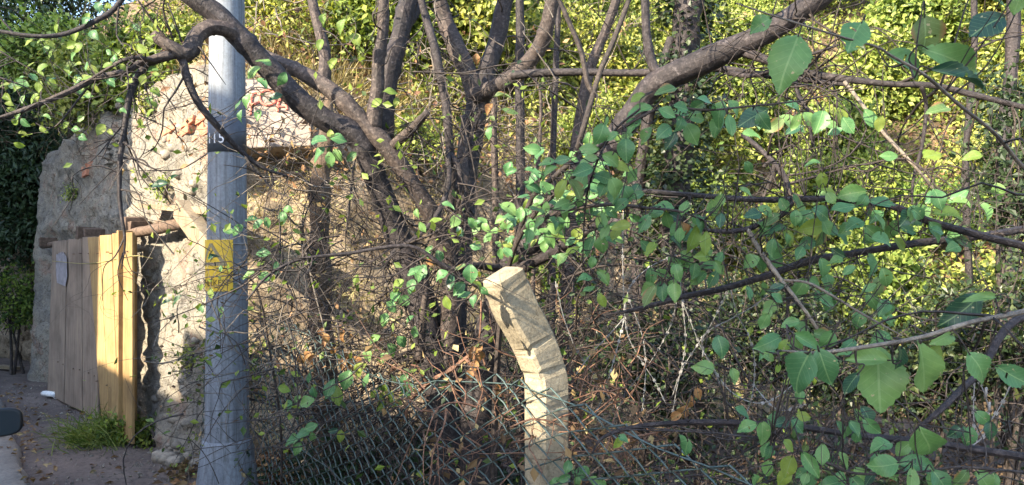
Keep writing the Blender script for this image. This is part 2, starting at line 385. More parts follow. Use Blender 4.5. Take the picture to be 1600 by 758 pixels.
# face (ground up to the bank top) then the slope behind
tf = np.linspace(0, 1, 34); db = np.concatenate([np.arange(.09, 5.5, .14), np.linspace(6, 16, 14)])
HX = np.zeros((len(hs), len(tf) + len(db))); HY = HX.copy(); HZ = HX.copy()
for i in range(len(hs)):
    for j in range(HX.shape[1]):
        if j < len(tf):
            t = tf[j]; d = -.75 * (1 - t) * min(1, hh[i] / 1.5) * max(0, min(1, (hx[i] + 2.45) / .3)) + .25 * (1 if hx[i] < -2.5 else 0); z = -.15 + (hh[i] + .15) * t
        else:
            d = db[j - len(tf)]; z = hh[i] + .92 * d if d < 6 else hh[i] + .92 * 6 + .45 * (d - 6)
        x = hx[i] + bdx[i] * d; y = hy[i] + bdy[i] * d
        k = fbm((x * 1.0, y * 1.0, z * 1.6), 1.1, 5); k2 = fbm((x, y, z * 1.5), 5, 4)
        w = .22 * k + .07 * k2
        HX[i, j] = x - bdx[i] * w * .8; HY[i, j] = y - bdy[i] * w * (1.0 if j < len(tf) else .4); HZ[i, j] = z + w * (.25 if j < len(tf) else .8)
hill = tag(grid_mesh('hillside', HX, HY, HZ, M['soil']), 'steep sunlit earth bank rising behind the trees', kind='structure')
hill.data.materials.append(M['rock'])
mi = np.zeros(len(hill.data.polygons), np.int32).reshape(len(hs) - 1, -1); mi[hh[:-1] > 1.0, :len(tf) + 3] = 1
hill.data.polygons.foreach_set('material_index', mi.ravel())
def hill_pt(x, d):                                            # a point on the bank: along x at its foot, d metres up the slope
    s = np.interp(x, hp[:, 0], hl); i = int(np.argmin(abs(hs - s)))
    z = hh[i] + .92 * min(d, 6) + .45 * max(0, d - 6)
    return np.array((hx[i] + bdx[i] * d, hy[i] + bdy[i] * d, z))

# ------------------------------------------------------------------ rough rendered wall with its gate
WDIR = unit((1.014, -1.0, 0)); WN = unit((-1.0, -1.014, 0))   # along the wall to the right / out of the wall
def wall_Y(px, out=0.0):
    c0 = float(np.dot((3.64, 0.0), WN[:2])); rx = (px - 800) / FPX
    return (c0 + out) / (rx * WN[0] + WN[1])
def on_wall(px, py, out=0.0):
    return P(px, py, wall_Y(px, out))
w0 = np.array((-6.45, 9.95)); w1 = np.array((-2.38, 5.93)); wlen = np.linalg.norm(w1 - w0)
rw = empty('rendered_wall', (-4.6, 8.1, 0), 'rough crumbling sandy rendered wall beside the board gate', 'wall')
path = [(-5.3, 12.2), (-5.75, 11.0), tuple(w0)] + [tuple(w0 + (w1 - w0) * t) for t in (.33, .66)] + [tuple(w1), (-2.22, 6.25), (-2.3, 7.6)]
pl = crom(np.array(path), 1); dl = np.concatenate([[0], np.cumsum(np.linalg.norm(np.diff(pl, axis=0), axis=1))])
ss = np.arange(0, dl[-1], .036); WX = np.interp(ss, dl, pl[:, 0]); WY = np.interp(ss, dl, pl[:, 1])
tdx = np.gradient(WX); tdy = np.gradient(WY); tl = np.hypot(tdx, tdy); nx_, ny_ = tdy / tl, -tdx / tl
sm = lambda a: np.convolve(np.pad(a, 9, 'edge'), np.ones(19) / 19, 'valid'); nx_, ny_ = sm(nx_), sm(ny_)
nz = 96
A = np.zeros((len(ss), nz + 14)); B_ = A.copy(); C_ = A.copy()
for i in range(len(ss)):
    f = (ss[i] - dl[2]) / wlen
    top = 3.0 + .30 * max(0, min(1, f)) - .5 * max(0, f - .9) / .1 * (f < 1.2) + .18 * fbm((ss[i], 0, 5), 1.3, 4)
    for j in range(nz + 14):
        z = -.1 + (top + .1) * min(1, j / nz)
        batter = .16 * (1 - z / top)
        back = 0 if j <= nz else .05 * (j - nz)
        zz = z + (0 if j <= nz else .012 * (j - nz) + .05 * fbm((ss[i], j * .2, 7), 2, 3))
        q = (WX[i], WY[i], z * 1.2)
        w = .06 * fbm(q, 1.1, 4) + .03 * fbm(q, 5, 4) + .028 * fbm(q, 16, 4) - .06 * max(0, fbm(q, 8, 3) - .10) - max(0, .22 - abs(fbm(q, 3.1, 3))) * .06
        if z < .35: w += .08 * (.35 - z) + .05 * max(0, fbm(q, 7, 3))
        gatezone = max(0, min(1, (2.0 - z) / .3)) * max(0, min(1, (f - .02) / .06, (.72 - f) / .05))
        w = (w + batter - .02) * (1 - gatezone) + (w * .4 - .06) * gatezone
        A[i, j] = WX[i] + nx_[i] * (w - back); B_[i, j] = WY[i] + ny_[i] * (w - back); C_[i, j] = zz
fl = (nx_ * WN[0] + ny_ * WN[1])[len(ss) // 2]
if fl < 0:
    raise RuntimeError('wall normals')
grid_mesh('render_face', A, B_, C_, M['wall'], rw)
def lump(mb, c, r, seed, flat=(1, 1, 1), sub=1, ang=0.6):
    """an uneven stone: a rounded box of 26 points pushed about"""
    g = [-1, 0, 1]; pts = {}; V = []
    for x in g:
        for y in g:
            for z in g:
                if (x, y, z) != (0, 0, 0):
                    v = np.array((x, y, z), float); v = v / (np.linalg.norm(v) ** ang)
                    v = v * (1 + .22 * mnoise.noise(Vector(v * 1.3) + Vector((seed * 3.1, seed, 0))))
                    pts[(x, y, z)] = len(V); V.append(np.asarray(c) + v * np.asarray(flat) * r)
    F = []
    for ax in range(3):
        for s in (-1, 1):
            o1, o2 = [q for q in range(3) if q != ax]
            for a in (-1, 0):
                for b in (-1, 0):
                    def key(da, db):
                        k = [0, 0, 0]; k[ax] = s; k[o1] = a + da; k[o2] = b + db; return pts[tuple(k)]
                    f = [key(0, 0), key(1, 0), key(1, 1), key(0, 1)]
                    if (s > 0) == (ax == 1): f = f[::-1]
                    F.append(f)
    mb.add(V, [np.array(F)])
# bricks and stones showing through the render
def face_off(p):                                              # push a point of the wall line out to the rough face
    i = int(np.argmin(np.hypot(WX - p[0], WY - p[1]))); j = int(np.argmin(abs(C_[i, :nz] - p[2])))
    return np.array((A[i, j], B_[i, j], p[2]))
for k, (px, py) in enumerate([(262, 205), (276, 201), (291, 196), (305, 190), (318, 186), (268, 214), (284, 210), (300, 206), (314, 199), (133, 262), (144, 258), (138, 272), (327, 178), (310, 214), (325, 208)]):
    c = face_off(on_wall(px, py)); mb = MB()
    box(mb, c - WN * .035, WDIR * .085 + np.array((0, 0, .012)), np.array((0, 0, .029)), WN * .05, jit=.006)
    bevel(mb.build('brick', M['brick'], rw), .008)
for k in range(11):
    c = face_off(on_wall(176 + (k % 2) * 9 + random.uniform(-3, 3), 214 + k * 4.2)); mb = MB()
    box(mb, c - WN * .02, WDIR * random.uniform(.05, .09), np.array((0, 0, .011)), WN * random.uniform(.05, .075), jit=.005)
    mb.build('stone', M['stone'], rw)
for k in range(70):
    px = random.choice([random.uniform(95, 320), random.uniform(225, 320)]); py = random.choice([random.uniform(150, 330), random.uniform(600, 690), random.uniform(380, 690)])
    if px < 225 and py > 340: continue
    if py > 640 and px < 255: continue
    c = face_off(on_wall(px, py)); mb = MB(); r = random.uniform(.025, .065)
    lump(mb, c - WN * r * .35, r, k, (1, 1, .7)); mb.build('stone', M['stone'], rw, True)
for k in range(8):                                            # rubble at the wall foot
    px = random.uniform(225, 318); c = on_wall(px, 690, .10 + random.uniform(0, .25)); c[2] = .03; mb = MB(); lump(mb, c, random.uniform(.03, .075), 90 + k, (1, 1, .8)); 
    tag(mb.build('rubble_stone', M['stone'], None, True), 'grey rubble stone lying at the foot of the rendered wall', 'stone', 'rubble stones at the wall foot')

# ground rubble and pebbles
mb = MB()
for k in range(1500):
    v = random.uniform(2.0, 9.5); u = random.triangular(-1.25, .05, -.25); q = line_pt(v, u)
    q[2] = ground_z(q[0], q[1]); r = random.choice([.006, .008, .012, .02]) * random.uniform(.7, 1.3)
    a = rng.standard_normal((4, 3)); a /= np.linalg.norm(a, axis=1)[:, None]
    mb.add(np.vstack([q + a * r, q + [0, 0, r]]), [np.array([(0, 1, 4), (1, 2, 4), (2, 3, 4), (3, 0, 4), (0, 2, 1), (0, 3, 2)])])
tag(mb.build('gravel', M['stone']), 'small pale grit and pebbles scattered on the dirt', 'gravel', kind='stuff')

# ---- gate
gate = empty('board_gate', tuple(on_wall(150, 600)[:2]) + (0,), 'two leaf gate of tall tan boards, right leaf sunlit', 'gate')
def board(par, bt, bb, wt, wb, out_t, out_b, ztop, zbot, th=.022, mt='plank', name='board'):
    """upright board: centre pixel columns at top and bottom on the wall line"""
    mb = MB(); V = []
    for (a, w, o, z) in ((bb, wb, out_b, zbot), (bt, wt, out_t, ztop)):
        c = P(a, 400, wall_Y(a, o)); c[2] = z
        for s in (-1, 1):
            for d in (0, th): V.append(c + WDIR * s * w / 2 + WN * d)
    mb.add(V, [np.array([(0, 4, 5, 1), (2, 3, 7, 6), (1, 5, 7, 3), (0, 2, 6, 4), (4, 6, 7, 5), (0, 1, 3, 2)])])
    return bevel(mb.build(name, M[mt], par), .004, 2)
def width_px(x0, x1, o=.24):
    a = P(x0, 400, wall_Y(x0, o)); b = P(x1, 400, wall_Y(x1, o)); return np.linalg.norm(a - b)
left_edges = [(84, 76), (108, 103), (131, 132), (152, 157)]
for k in range(3):
    (t0, b0), (t1, b1) = left_edges[k], left_edges[k + 1]
    board(gate, (t0 + t1) / 2, (b0 + b1) / 2, width_px(t0, t1) * .94, width_px(b0, b1) * .94, .20, .22, 1.84 + .015 * k, .02, .022, 'plank_shaded')
right_edges = [(140, 163), (159, 176), (178, 190), (211, 211)]
for k in range(3):
    (t0, b0), (t1, b1) = right_edges[k], right_edges[k + 1]
    board(gate, (t0 + t1) / 2, (b0 + b1) / 2, width_px(t0, t1) * .93, width_px(b0, b1) * .93, .27 + .012 * k, .30 + .02 * k, 1.86 + .01 * k, .04, .024)
board(gate, 213.0, 213.0, .05, .05, .20, .24, 1.90, .02, .16, 'plank', 'edge_stile')
mb = MB()
for z0, z1, px0, px1 in ((1.36, 1.72, 87, 105),):
    V = [];
    for px, z in ((px0 + 2, z0), (px1 - 3, z0 - .03), (px1, z0 + .08), (px1 - 1, z1 - .06), ((px0 + px1) / 2 + 2, z1), (px0 + 1, z1 - .03), (px0, z0 + .15)):
        q = P(px, 400, wall_Y(px, .2445)); q[2] = z; V.append(q)
    mb.add(V, [np.array([(0, 1, 2, 3, 4, 5, 6)])])
mb.build('paint_patch', M['patch'], gate)
for (px, z) in ((156, .95), (157, .75)):
    mb = MB(); q = P(px, 400, wall_Y(px, .26)); q[2] = z; box(mb, q, WDIR * .02, WN * .012, np.array((0, 0, .08))); mb.build('hinge', M['rust'], gate)
for px, z in [(x_, z_) for z_ in (1.7, .45) for x_ in (90, 98, 114, 124, 138, 147, 150, 166, 172, 184, 198)]:
    mb = MB(); q = P(px, 400, wall_Y(px, .245 if px < 149 else .335)); q[2] = z + random.uniform(-.01, .01); tube(mb, [q - WN * .02, q + WN * .003], .006, 6, 1); mb.build('nail_head', M['rust'], gate)
rail = empty('iron_rail', tuple(on_wall(150, 380)[:2]) + (0,), 'rusty iron rail with brackets above the board gate', 'rail')
mb = MB(); tube(mb, [on_wall(66, 384, .12), on_wall(120, 378, .14), on_wall(206, 370, .16)], .035, 8, 4, .03); mb.build('rail_bar', M['rust'], rail, True)
mb = MB(); tube(mb, [on_wall(206, 364, .20), on_wall(250, 357, .18), on_wall(296, 346, .15)], [.045, .05, .048], 8, 4, .05); mb.build('rail_bar', M['rust'], rail, True)
for px, py, s in ((136, 366, .07), (147, 364, .05), (209, 352, .075), (220, 355, .05), (196, 372, .04), (76, 378, .05)):
    mb = MB(); box(mb, on_wall(px, py, .13), WDIR * s * .6, np.array((0, 0, s)), WN * .10, jit=.008); bevel(mb.build('bracket', M['rust'], rail), .006)
mb = MB(); tube(mb, [on_wall(82, 408, .26), on_wall(140, 412, .30), on_wall(205, 400, .33), on_wall(238, 404, .2)], .004, 5, 4); tag(mb.build('string', M['straw']), 'thin pale string stretched across the board gate', 'string')
beam = MB(); p0, p1 = on_wall(283, 326, .34), on_wall(338, 396, .42); d = unit(p1 - p0); s = unit(np.cross(WN, d))
box(beam, (p0 + p1) / 2, (p1 - p0) / 2, s * .075, unit(np.cross(d, s)) * .06, jit=.006)
tag(bevel(beam.build('wooden_beam', M['plank_old']), .008), 'short weathered wooden beam leaning against the wall behind the grey pole', 'beam')
beam = MB(); p0, p1 = on_wall(228, 322, .13), on_wall(345, 330, .25); box(beam, (p0 + p1) / 2, (p1 - p0) / 2, np.array((0, 0, .02)), WN * .10, jit=.006)
tag(bevel(beam.build('ledge_plank', M['plank_old']), .005), 'thin grey plank lying level on the wall above the beam', 'plank')

# ------------------------------------------------------------------ steel pole, its number and its warning sign
PX0, PY0 = (355 - 800) / FPX * 4.3, 4.3
def pole_r(z): return max(.05, (.262 - .0215 * z) / 2)
pole = empty('utility_pole', (PX0, PY0, 0), 'grey painted steel utility pole with flared base', 'pole')
def lathe(mb, prof, k=40, cx=PX0, cy=PY0):
    a = np.linspace(0, 2 * np.pi, k + 1)[:-1]; n = len(prof)
    V = np.array([[(cx + r * math.cos(t), cy + r * math.sin(t), z) for t in a] for r, z in prof]).reshape(-1, 3)
    i, j = np.meshgrid(np.arange(n - 1), np.arange(k), indexing='ij'); j2 = (j + 1) % k
    mb.add(V, [np.stack([i * k + j, i * k + j2, (i + 1) * k + j2, (i + 1) * k + j], -1).reshape(-1, 4)])
mb = MB(); lathe(mb, [(pole_r(z), z) for z in np.linspace(.3, 8.2, 50)] + [(.0, 8.21)]); mb.build('shaft', M['pole'], pole, True)
mb = MB(); lathe(mb, [(.205, 0), (.205, .02), (.19, .025), (.175, .30), (.142, .575), (.137, .60), (.128, .60)]); mb.build('base_sleeve', M['pole'], pole, True)
mb = MB(); lathe(mb, [(pole_r(2.27) - .002, 2.27), (pole_r(2.27) + .0025, 2.27), (pole_r(2.47) + .0025, 2.47), (pole_r(2.47) - .002, 2.47)]); band = mb.build('number_band', M['band'], pole, True)
def text_on_pole(body, size, zc, ang0, off, matl, name, parent, sx=1.0):
    cu = bpy.data.curves.new('t', 'FONT'); cu.body = body; cu.size = size; cu.align_x = 'CENTER'; cu.align_y = 'CENTER'; cu.resolution_u = 3
    to = bpy.data.objects.new('t', cu); COL.objects.link(to)
    me = bpy.data.meshes.new_from_object(to.evaluated_get(bpy.context.evaluated_depsgraph_get()))
    V = np.array([v.co[:] for v in me.vertices]); F = [tuple(p.vertices) for p in me.polygons]
    bpy.data.objects.remove(to); bpy.data.meshes.remove(me)
    out = MB(); rr = pole_r(zc) + off; th = ang0 + V[:, 0] * sx / rr; z = zc + V[:, 1]
    W = np.stack([PX0 + rr * np.sin(th), PY0 - rr * np.cos(th), z], -1)
    for n in set(map(len, F)): pass
    groups = {}
    for f in F: groups.setdefault(len(f), []).append(f)
    out.add(W, [np.array(g) for g in groups.values()])
    return out.build(name, matl, parent)
text_on_pole('115', .085, 2.345, R(-16), .006, M['chalk'], 'painted_number', pole, .95)
sg = empty('warning_sign', (PX0, PY0, 1.45), 'yellow warning sign wrapped round the grey pole', 'sign')
zc = CAMZ - (415 - HORIZ) / FPX * (PY0 - .12); rs = pole_r(zc)
mb = MB(); k = 22; xs = np.linspace(-.124, .124, k); A0 = R(-24)
def sp(x, z, o): return (PX0 + (rs + o) * math.sin(A0 + x / (rs + .004)), PY0 - (rs + o) * math.cos(A0 + x / (rs + .004)), zc + z)
V = [sp(x, z, o) for o in (.004, .0075) for z in (-.148, .148) for x in xs]
q = np.arange(k - 1); V = np.array(V)
F = np.vstack([np.stack([2 * k + q, 2 * k + q + 1, 3 * k + q + 1, 3 * k + q], -1), np.stack([q + 1, q, k + q, k + q + 1], -1), np.stack([k + q, 3 * k + q, 3 * k + q + 1, k + q + 1], -1), np.stack([q, q + 1, 2 * k + q + 1, 2 * k + q], -1), [(0, k, 3 * k, 2 * k), (k - 1, 3 * k - 1, 4 * k - 1, 2 * k - 1)]])
mb.add(V, [F]); plate = mb.build('plate', M['sign'], sg)
def flat_poly(pts, o, matl, name, parent):                    # painted mark, cut fine so that it follows the curve
    mb = MB(); 
    for (a, b, w0_, w1_) in pts:
        n = 12; V = []
        for t in np.linspace(0, 1, n):
            x = a[0] + (b[0] - a[0]) * t; z = a[1] + (b[1] - a[1]) * t; w = (w0_ + (w1_ - w0_) * t) / 2
            d = unit((b[0] - a[0], b[1] - a[1])); nx2, nz2 = -d[1], d[0]
            V += [sp(x + nx2 * w, z + nz2 * w, o), sp(x - nx2 * w, z - nz2 * w, o)]
        i = np.arange(n - 1) * 2; mb.add(V, [np.stack([i, i + 1, i + 3, i + 2], -1)]); o += .0002
    return mb.build(name, matl, parent)
flat_poly([((-.080, .005), (0, .125), .020, .020), ((0, .125), (.080, .005), .020, .020), ((-.09, .008), (.09, .008), .018, .018)], .0086, M['ink_faded'], 'triangle_emblem', sg)
flat_poly([((.012, .09), (-.014, .055), .006, .014), ((-.014, .055), (.012, .05), .006, .006), ((.012, .05), (-.006, .02), .014, .003)], .0086, M['ink'], 'bolt_emblem', sg)
ZS = zc
def sign_text(body, size, dz, name):
    return text_on_pole(body, size, ZS + dz, A0, .0088, M['ink'], name, sg, .86)
sign_text('TEHLİKESİ', .052, -.100, 'lettering')
for dz in (-.11, .125):                                       # steel bands that hold the plate
    mb = MB(); z_ = zc + dz; r_ = pole_r(z_); lathe(mb, [(r_ - .001, z_ - .006), (r_ + .0028, z_ - .006), (r_ + .0028, z_ + .006), (r_ - .001, z_ + .006)]); mb.build('strap', M['zinc'], sg, True)

# ------------------------------------------------------------------ bent concrete fence post
post = empty('concrete_post', (POST[0], POST[1], 0), 'bent pale concrete fence post with angled top arm', 'post')
def prism(mb, rings):
    n = len(rings[0]); V = np.vstack(rings); F = []
    for i in range(len(rings) - 1):
        for j in range(n): F.append((i * n + j, i * n + (j + 1) % n, (i + 1) * n + (j + 1) % n, (i + 1) * n + j))
    mb.add(V, [np.array(F), np.array([tuple(range(n))[::-1], tuple(range((len(rings) - 1) * n, len(rings) * n))])])
T3 = np.array((TD[0], TD[1], 0)); N3 = np.array((ND[0], ND[1], 0))
def post_ring(c, su_, sv_, tilt):                             # chamfered square section, tilt leans the section towards the street
    up = unit(np.array((0, 0, math.cos(tilt))) - N3 * math.sin(tilt)); nn = unit(np.cross(T3, up)); nn = nn if np.dot(nn, N3) > 0 else -nn
    h, w, ch = su_ / 2, sv_ / 2, .010
    return np.array([c + nn * a + T3 * b for a, b in ((h, w - ch), (h - ch, w), (-h + ch, w), (-h, w - ch), (-h, -w + ch), (-h + ch, -w), (h - ch, -w), (h, -w + ch))])
rings = []; base = np.array((POST[0], POST[1], 0.0))
for z in np.arange(-.1, 1.27, .016): rings.append(post_ring(base + [0, 0, z], .112, .105, 0))
for t in np.linspace(0.04, 1, 26):
    e_ = min(1, t * 1.5) ** .9; bend = e_ * R(26); L = .385 * t; 
    c = base + [0, 0, 1.27 + L * .88] - N3 * (L * .47 * (.55 + .45 * e_))
    rings.append(post_ring(c, .112 + .012 * e_ - .012 * t, .105 + .004 * e_ - .006 * t, bend))
for a_, r_ in enumerate(rings):                               # worn edges, chips and pits
    cc = r_.mean(0)
    for b_ in range(len(r_)):
        q = r_[b_]; chip = max(0, fbm(q, 23, 3) - .30) * .035 + .0008 * fbm(q, 60, 2)
        r_[b_] = q + unit(cc - q) * chip
top_ = rings[-1].mean(0); rings.append(top_ + (rings[-1] - top_) * .8 + np.array((0, 0, .008)))
mb = MB(); prism(mb, rings); mb.build('shaft_and_arm', M['concrete'], post)
for z in (1.18, .82, .45):
    mb = MB(); tube(mb, [base + [0, 0, z] + N3 * .06 + T3 * .056, base + [0, 0, z + .008] - N3 * .058 + T3 * .056, base + [0, 0, z + .004] - N3 * .058 - T3 * .056, base + [0, 0, z] + N3 * .06 - T3 * .056], .0016, 5, 1); mb.build('tie_wire', M['zinc'], post)

# ------------------------------------------------------------------ chain-link fence
def fence_pos(v, h, o):
    """v along the fence (negative = towards the right), h height 0..1.22, o offset out of the mesh"""
    sag = .05 * mnoise.noise(Vector((v * 1.1, 0, 2))) + (.10 * min(1, max(0, -v - .15) / 1.0)) * 2.0 * (h / 1.22) + .10 * math.exp(-((v - 1.1) / .6) ** 2) * h
    lean = .10 * fbm((v * .8, h * .8, 1), 1, 3) * h * min(1, abs(v) * 3) + -.073 + .05 * min(1, abs(v)) * h
    sh = .022 * fbm((v, h, 9), 1.4, 3)
    return line_pt(v + sh, lean + o, h - sag)
fence = empty('chain_link_fence', tuple(line_pt(.8, .05)), 'sagging dark green chain link wire fence behind the concrete post', 'fence')
W_, Hh, FH = .075, .075, 1.31
nrow = int(FH / (Hh / 2))
def zig(v0, flip):
    pts = []
    for i in range(nrow + 1):
        s = 1 if (i + flip) % 2 else -1
        h = i * Hh / 2 + .0
        pts.append(fence_pos(v0 + s * W_ * .52, h, .004 * s)); 
        if i < nrow: pts.append(fence_pos(v0, h + Hh / 4, -.003 * s))
    return np.array(pts)
vv = -1.55; i = 0
while vv < 3.9:
    mb = MB(); tube(mb, zig(vv, i % 2), .0033, 4, 1, cap=False); mb.build('mesh_wire', M['wire'], fence, True); vv += W_; i += 1
for h in (.06, .66, 1.25):
    mb = MB(); tube(mb, [fence_pos(v, h, 0) + rng.normal(0, .004, 3) for v in np.arange(-1.55, 3.95, .15)], .0028, 5, 2); mb.build('line_wire', M['wire'], fence, True)

# ------------------------------------------------------------------ razor wire
def strands(label, base, lst, clips):
    root = empty('razor_wire', tuple(base), label, 'razor wire', 'loose razor wire behind the fence'); bb = MB()
    for pts in lst:
        q = crom(np.array([P(*p) for p in pts]), 10); mb = MB(); tube(mb, q, .0016, 5, 1); mb.build('strand', M['zinc'], root, True)
        L = np.concatenate([[0], np.cumsum(np.linalg.norm(np.diff(q, axis=0), axis=1))])
        for d in np.arange(.015, L[-1], .036):
            c = np.array([np.interp(d, L, q[:, k]) for k in range(3)]); t = unit(np.array([np.interp(d + .01, L, q[:, k]) for k in range(3)]) - c + 1e-6)
            a = unit(np.cross(t, rng.standard_normal(3))); b = np.cross(t, a) * .0006
            V = np.array([c - t * .003, c - t * .006 - a * .0048, c + t * .006 - a * .0048, c + t * .003, c + t * .006 + a * .0048, c - t * .006 + a * .0048]); V = np.vstack([V + b, V - b])
            bb.add(V, [np.array([(0, 1, 2, 3), (0, 3, 4, 5), (6, 9, 8, 7), (6, 11, 10, 9)])])
    tag(bb.build('barbs', M['zinc'], root), kind='stuff')
    for p in clips:
        mb = MB(); c = P(*p); tube(mb, [c - [0, 0, .012], c + [.002, 0, .012]], .0035, 8, 1); mb.build('clip', M['zinc'], root, True)
def arc(Y0, Y1, *pts): return [(x, y, Y0 + (Y1 - Y0) * i / (len(pts) - 1)) for i, (x, y) in enumerate(pts)]
strands('silvery razor wire strands crossing just right of the concrete post', P(976, 560, 2.6), [
    arc(2.5, 2.6, (868, 440), (880, 493), (895, 534), (909, 560), (932, 592), (952, 622)), arc(2.55, 2.6, (974, 330), (973, 400), (975, 467), (980, 519), (996, 554), (1023, 596), (1040, 630)),
    arc(2.5, 2.55, (1066, 395), (1019, 415), (987, 444), (977, 476), (976, 496)), arc(2.5, 2.7, (1057, 473), (1048, 508), (1031, 542), (1010, 574), (985, 605), (965, 640)),
    arc(2.55, 2.5, (976, 496), (950, 525), (923, 554), (900, 585)), arc(2.6, 2.6, (981, 464), (1002, 519), (1009, 571), (1004, 640)), arc(2.6, 2.55, (976, 496), (964, 545), (948, 600), (930, 650))], [(976, 482, 2.55)])
strands('silvery razor wire strands crossing below the slanting dark branch', P(1097, 580, 2.5), [
    arc(2.5, 2.5, (1090, 370), (1077, 397), (1064, 432), (1067, 470), (1080, 505), (1095, 542), (1112, 571), (1125, 600)), arc(2.4, 2.5, (1200, 460), (1180, 477), (1141, 499), (1109, 516), (1097, 534), (1100, 551)),
    arc(2.5, 2.6, (1066, 470), (1071, 525), (1068, 560), (1058, 605), (1050, 650)), arc(2.45, 2.6, (1142, 440), (1135, 458), (1112, 505), (1095, 531), (1066, 577), (1050, 620)), arc(2.45, 2.5, (1138, 440), (1153, 493), (1170, 525), (1179, 565), (1175, 620), (1160, 660)),
    arc(2.5, 2.4, (1100, 551), (1140, 610), (1190, 630), (1240, 600), (1262, 560)), arc(2.5, 2.4, (1175, 600), (1215, 640), (1260, 632))], [(1098, 552, 2.5)])
strands('short razor wire strands with white barbs near the right edge', P(1535, 660, 1.9), [
    arc(1.9, 1.9, (1523, 592), (1521, 640), (1524, 690)), arc(1.9, 1.9, (1528, 592), (1540, 620), (1545, 650), (1538, 680), (1515, 700)), arc(1.9, 1.95, (1580, 600), (1560, 640), (1535, 672), (1510, 695)), arc(1.9, 1.9, (1548, 640), (1530, 660), (1524, 690))],
    [(1540, 613, 1.88), (1545, 636, 1.88)])

# ------------------------------------------------------------------ leaves: master meshes
def leaf_mesh(name, seed, matl, wid=.62, serr=.03, fold=.16, curl=.18, holes=0, nl=21):
    r_ = np.random.default_rng(seed); s = np.linspace(0, 1, nl); rows = []; uv = []
    acr = np.array([-1, -.55, 0, .55, 1]); tw_ = r_.uniform(-.5, .5); side_ = r_.uniform(-.06, .06); shp_ = r_.uniform(.82, 1.08)
    for i, t in enumerate(s):
        w = wid / 2 * (math.sin(math.pi * min(1, t ** shp_)) ** .92) * (1 - .04 * t)
        w = max(w, .004)
        ed = 1 + (serr * (1 if i % 2 else -1) * 1.3 + r_.normal(0, .016)) * (0 < i < nl - 1)
        for a in acr:
            e = ed if abs(a) == 1 else 1
            y = a * w * e; z = -curl * (t - .35) ** 2 + fold * abs(y) * 1.6 + .035 * math.sin(t * 9 + seed + a * 2) * abs(a)
            ca_, sa_ = math.cos(tw_ * t), math.sin(tw_ * t); rows.append((t - (.02 if abs(a) == 1 and i % 2 == 0 else 0), y * ca_ - z * sa_ + side_ * math.sin(t * 3.1), y * sa_ + z * ca_)); uv.append((t, .5 + y / 1.0 / wid))
    F = []
    for i in range(nl - 1):
        for j in range(4): F.append((i * 5 + j, (i + 1) * 5 + j, (i + 1) * 5 + j + 1, i * 5 + j + 1))
    for _ in range(holes):
        k = int(r_.integers(16, len(F) - 16)); F.pop(k)
        if r_.random() < .6: F.pop(min(k, len(F) - 1))
    mb = MB(); mb.add(rows, [np.array(F)], uv); return mb.mesh(name, M[matl], True)
LEAF = {}
for mt, n in (('leaf', 8), ('leaf_dark', 3), ('leaf_light', 4), ('leaf_edge', 3), ('leaf_dry', 4)):
    LEAF[mt] = [leaf_mesh(mt, 10 * k + len(mt), mt, .60 + .035 * (k % 4), .03, .10 + .13 * (k % 3) + (.25 if mt == 'leaf_dry' else 0), .08 + .16 * (k % 4) + (.5 if mt == 'leaf_dry' else 0), (0, 0, 1, 0, 3, 0, 0, 1)[k % 8]) for k in range(n)]
from mathutils import Matrix
def put_leaf(root, px, py, L, a, Y, kind='leaf', wf=None, face=None):
    """leaf whose middle shows at the pixel; a = image angle of its tip (0 right, 90 down). Returns the foot of the leaf"""
    a = math.radians(a); Y = Y * random.uniform(.96, 1.05)
    d = unit((math.cos(a), random.uniform(-.35, .35), -math.sin(a)))
    nrm = np.array((random.gauss(-.1, .35), -1.0, random.gauss(.7, .4))) if face is None else np.asarray(face, float)
    nrm = nrm - d * np.dot(nrm, d); nrm = unit(nrm); y = np.cross(nrm, d)
    c = P(px, py, Y); ln = L / FPX * Y * 1.06; f = c - d * ln / 2
    o = bpy.data.objects.new('leaf', random.choice(LEAF[kind])); COL.objects.link(o); o.parent = root
    w = (wf if wf else random.uniform(.85, 1.12)) * ln
    mtx = Matrix(((d[0] * ln, y[0] * w, nrm[0] * ln, 0), (d[1] * ln, y[1] * w, nrm[1] * ln, 0), (d[2] * ln, y[2] * w, nrm[2] * ln, 0), (0, 0, 0, 1)))
    b = base_of(root); mtx.translation = Vector(f) - b
    o.matrix_local = mtx
    return f, d
def free_leaf(root, f, d, ln, kind, nrm=None):
    d = unit(d); nrm = np.array((random.gauss(0, .6), random.gauss(-.5, .4), random.gauss(.9, .4))) if nrm is None else nrm
    nrm = unit(nrm - d * np.dot(nrm, d)); y = np.cross(nrm, d)
    o = bpy.data.objects.new('leaf', random.choice(LEAF[kind])); COL.objects.link(o); o.parent = root
    mtx = Matrix([[d[i] * ln, y[i] * ln, nrm[i] * ln, 0] for i in range(3)] + [[0, 0, 0, 1]]); mtx.translation = Vector(f) - base_of(root); o.matrix_local = mtx
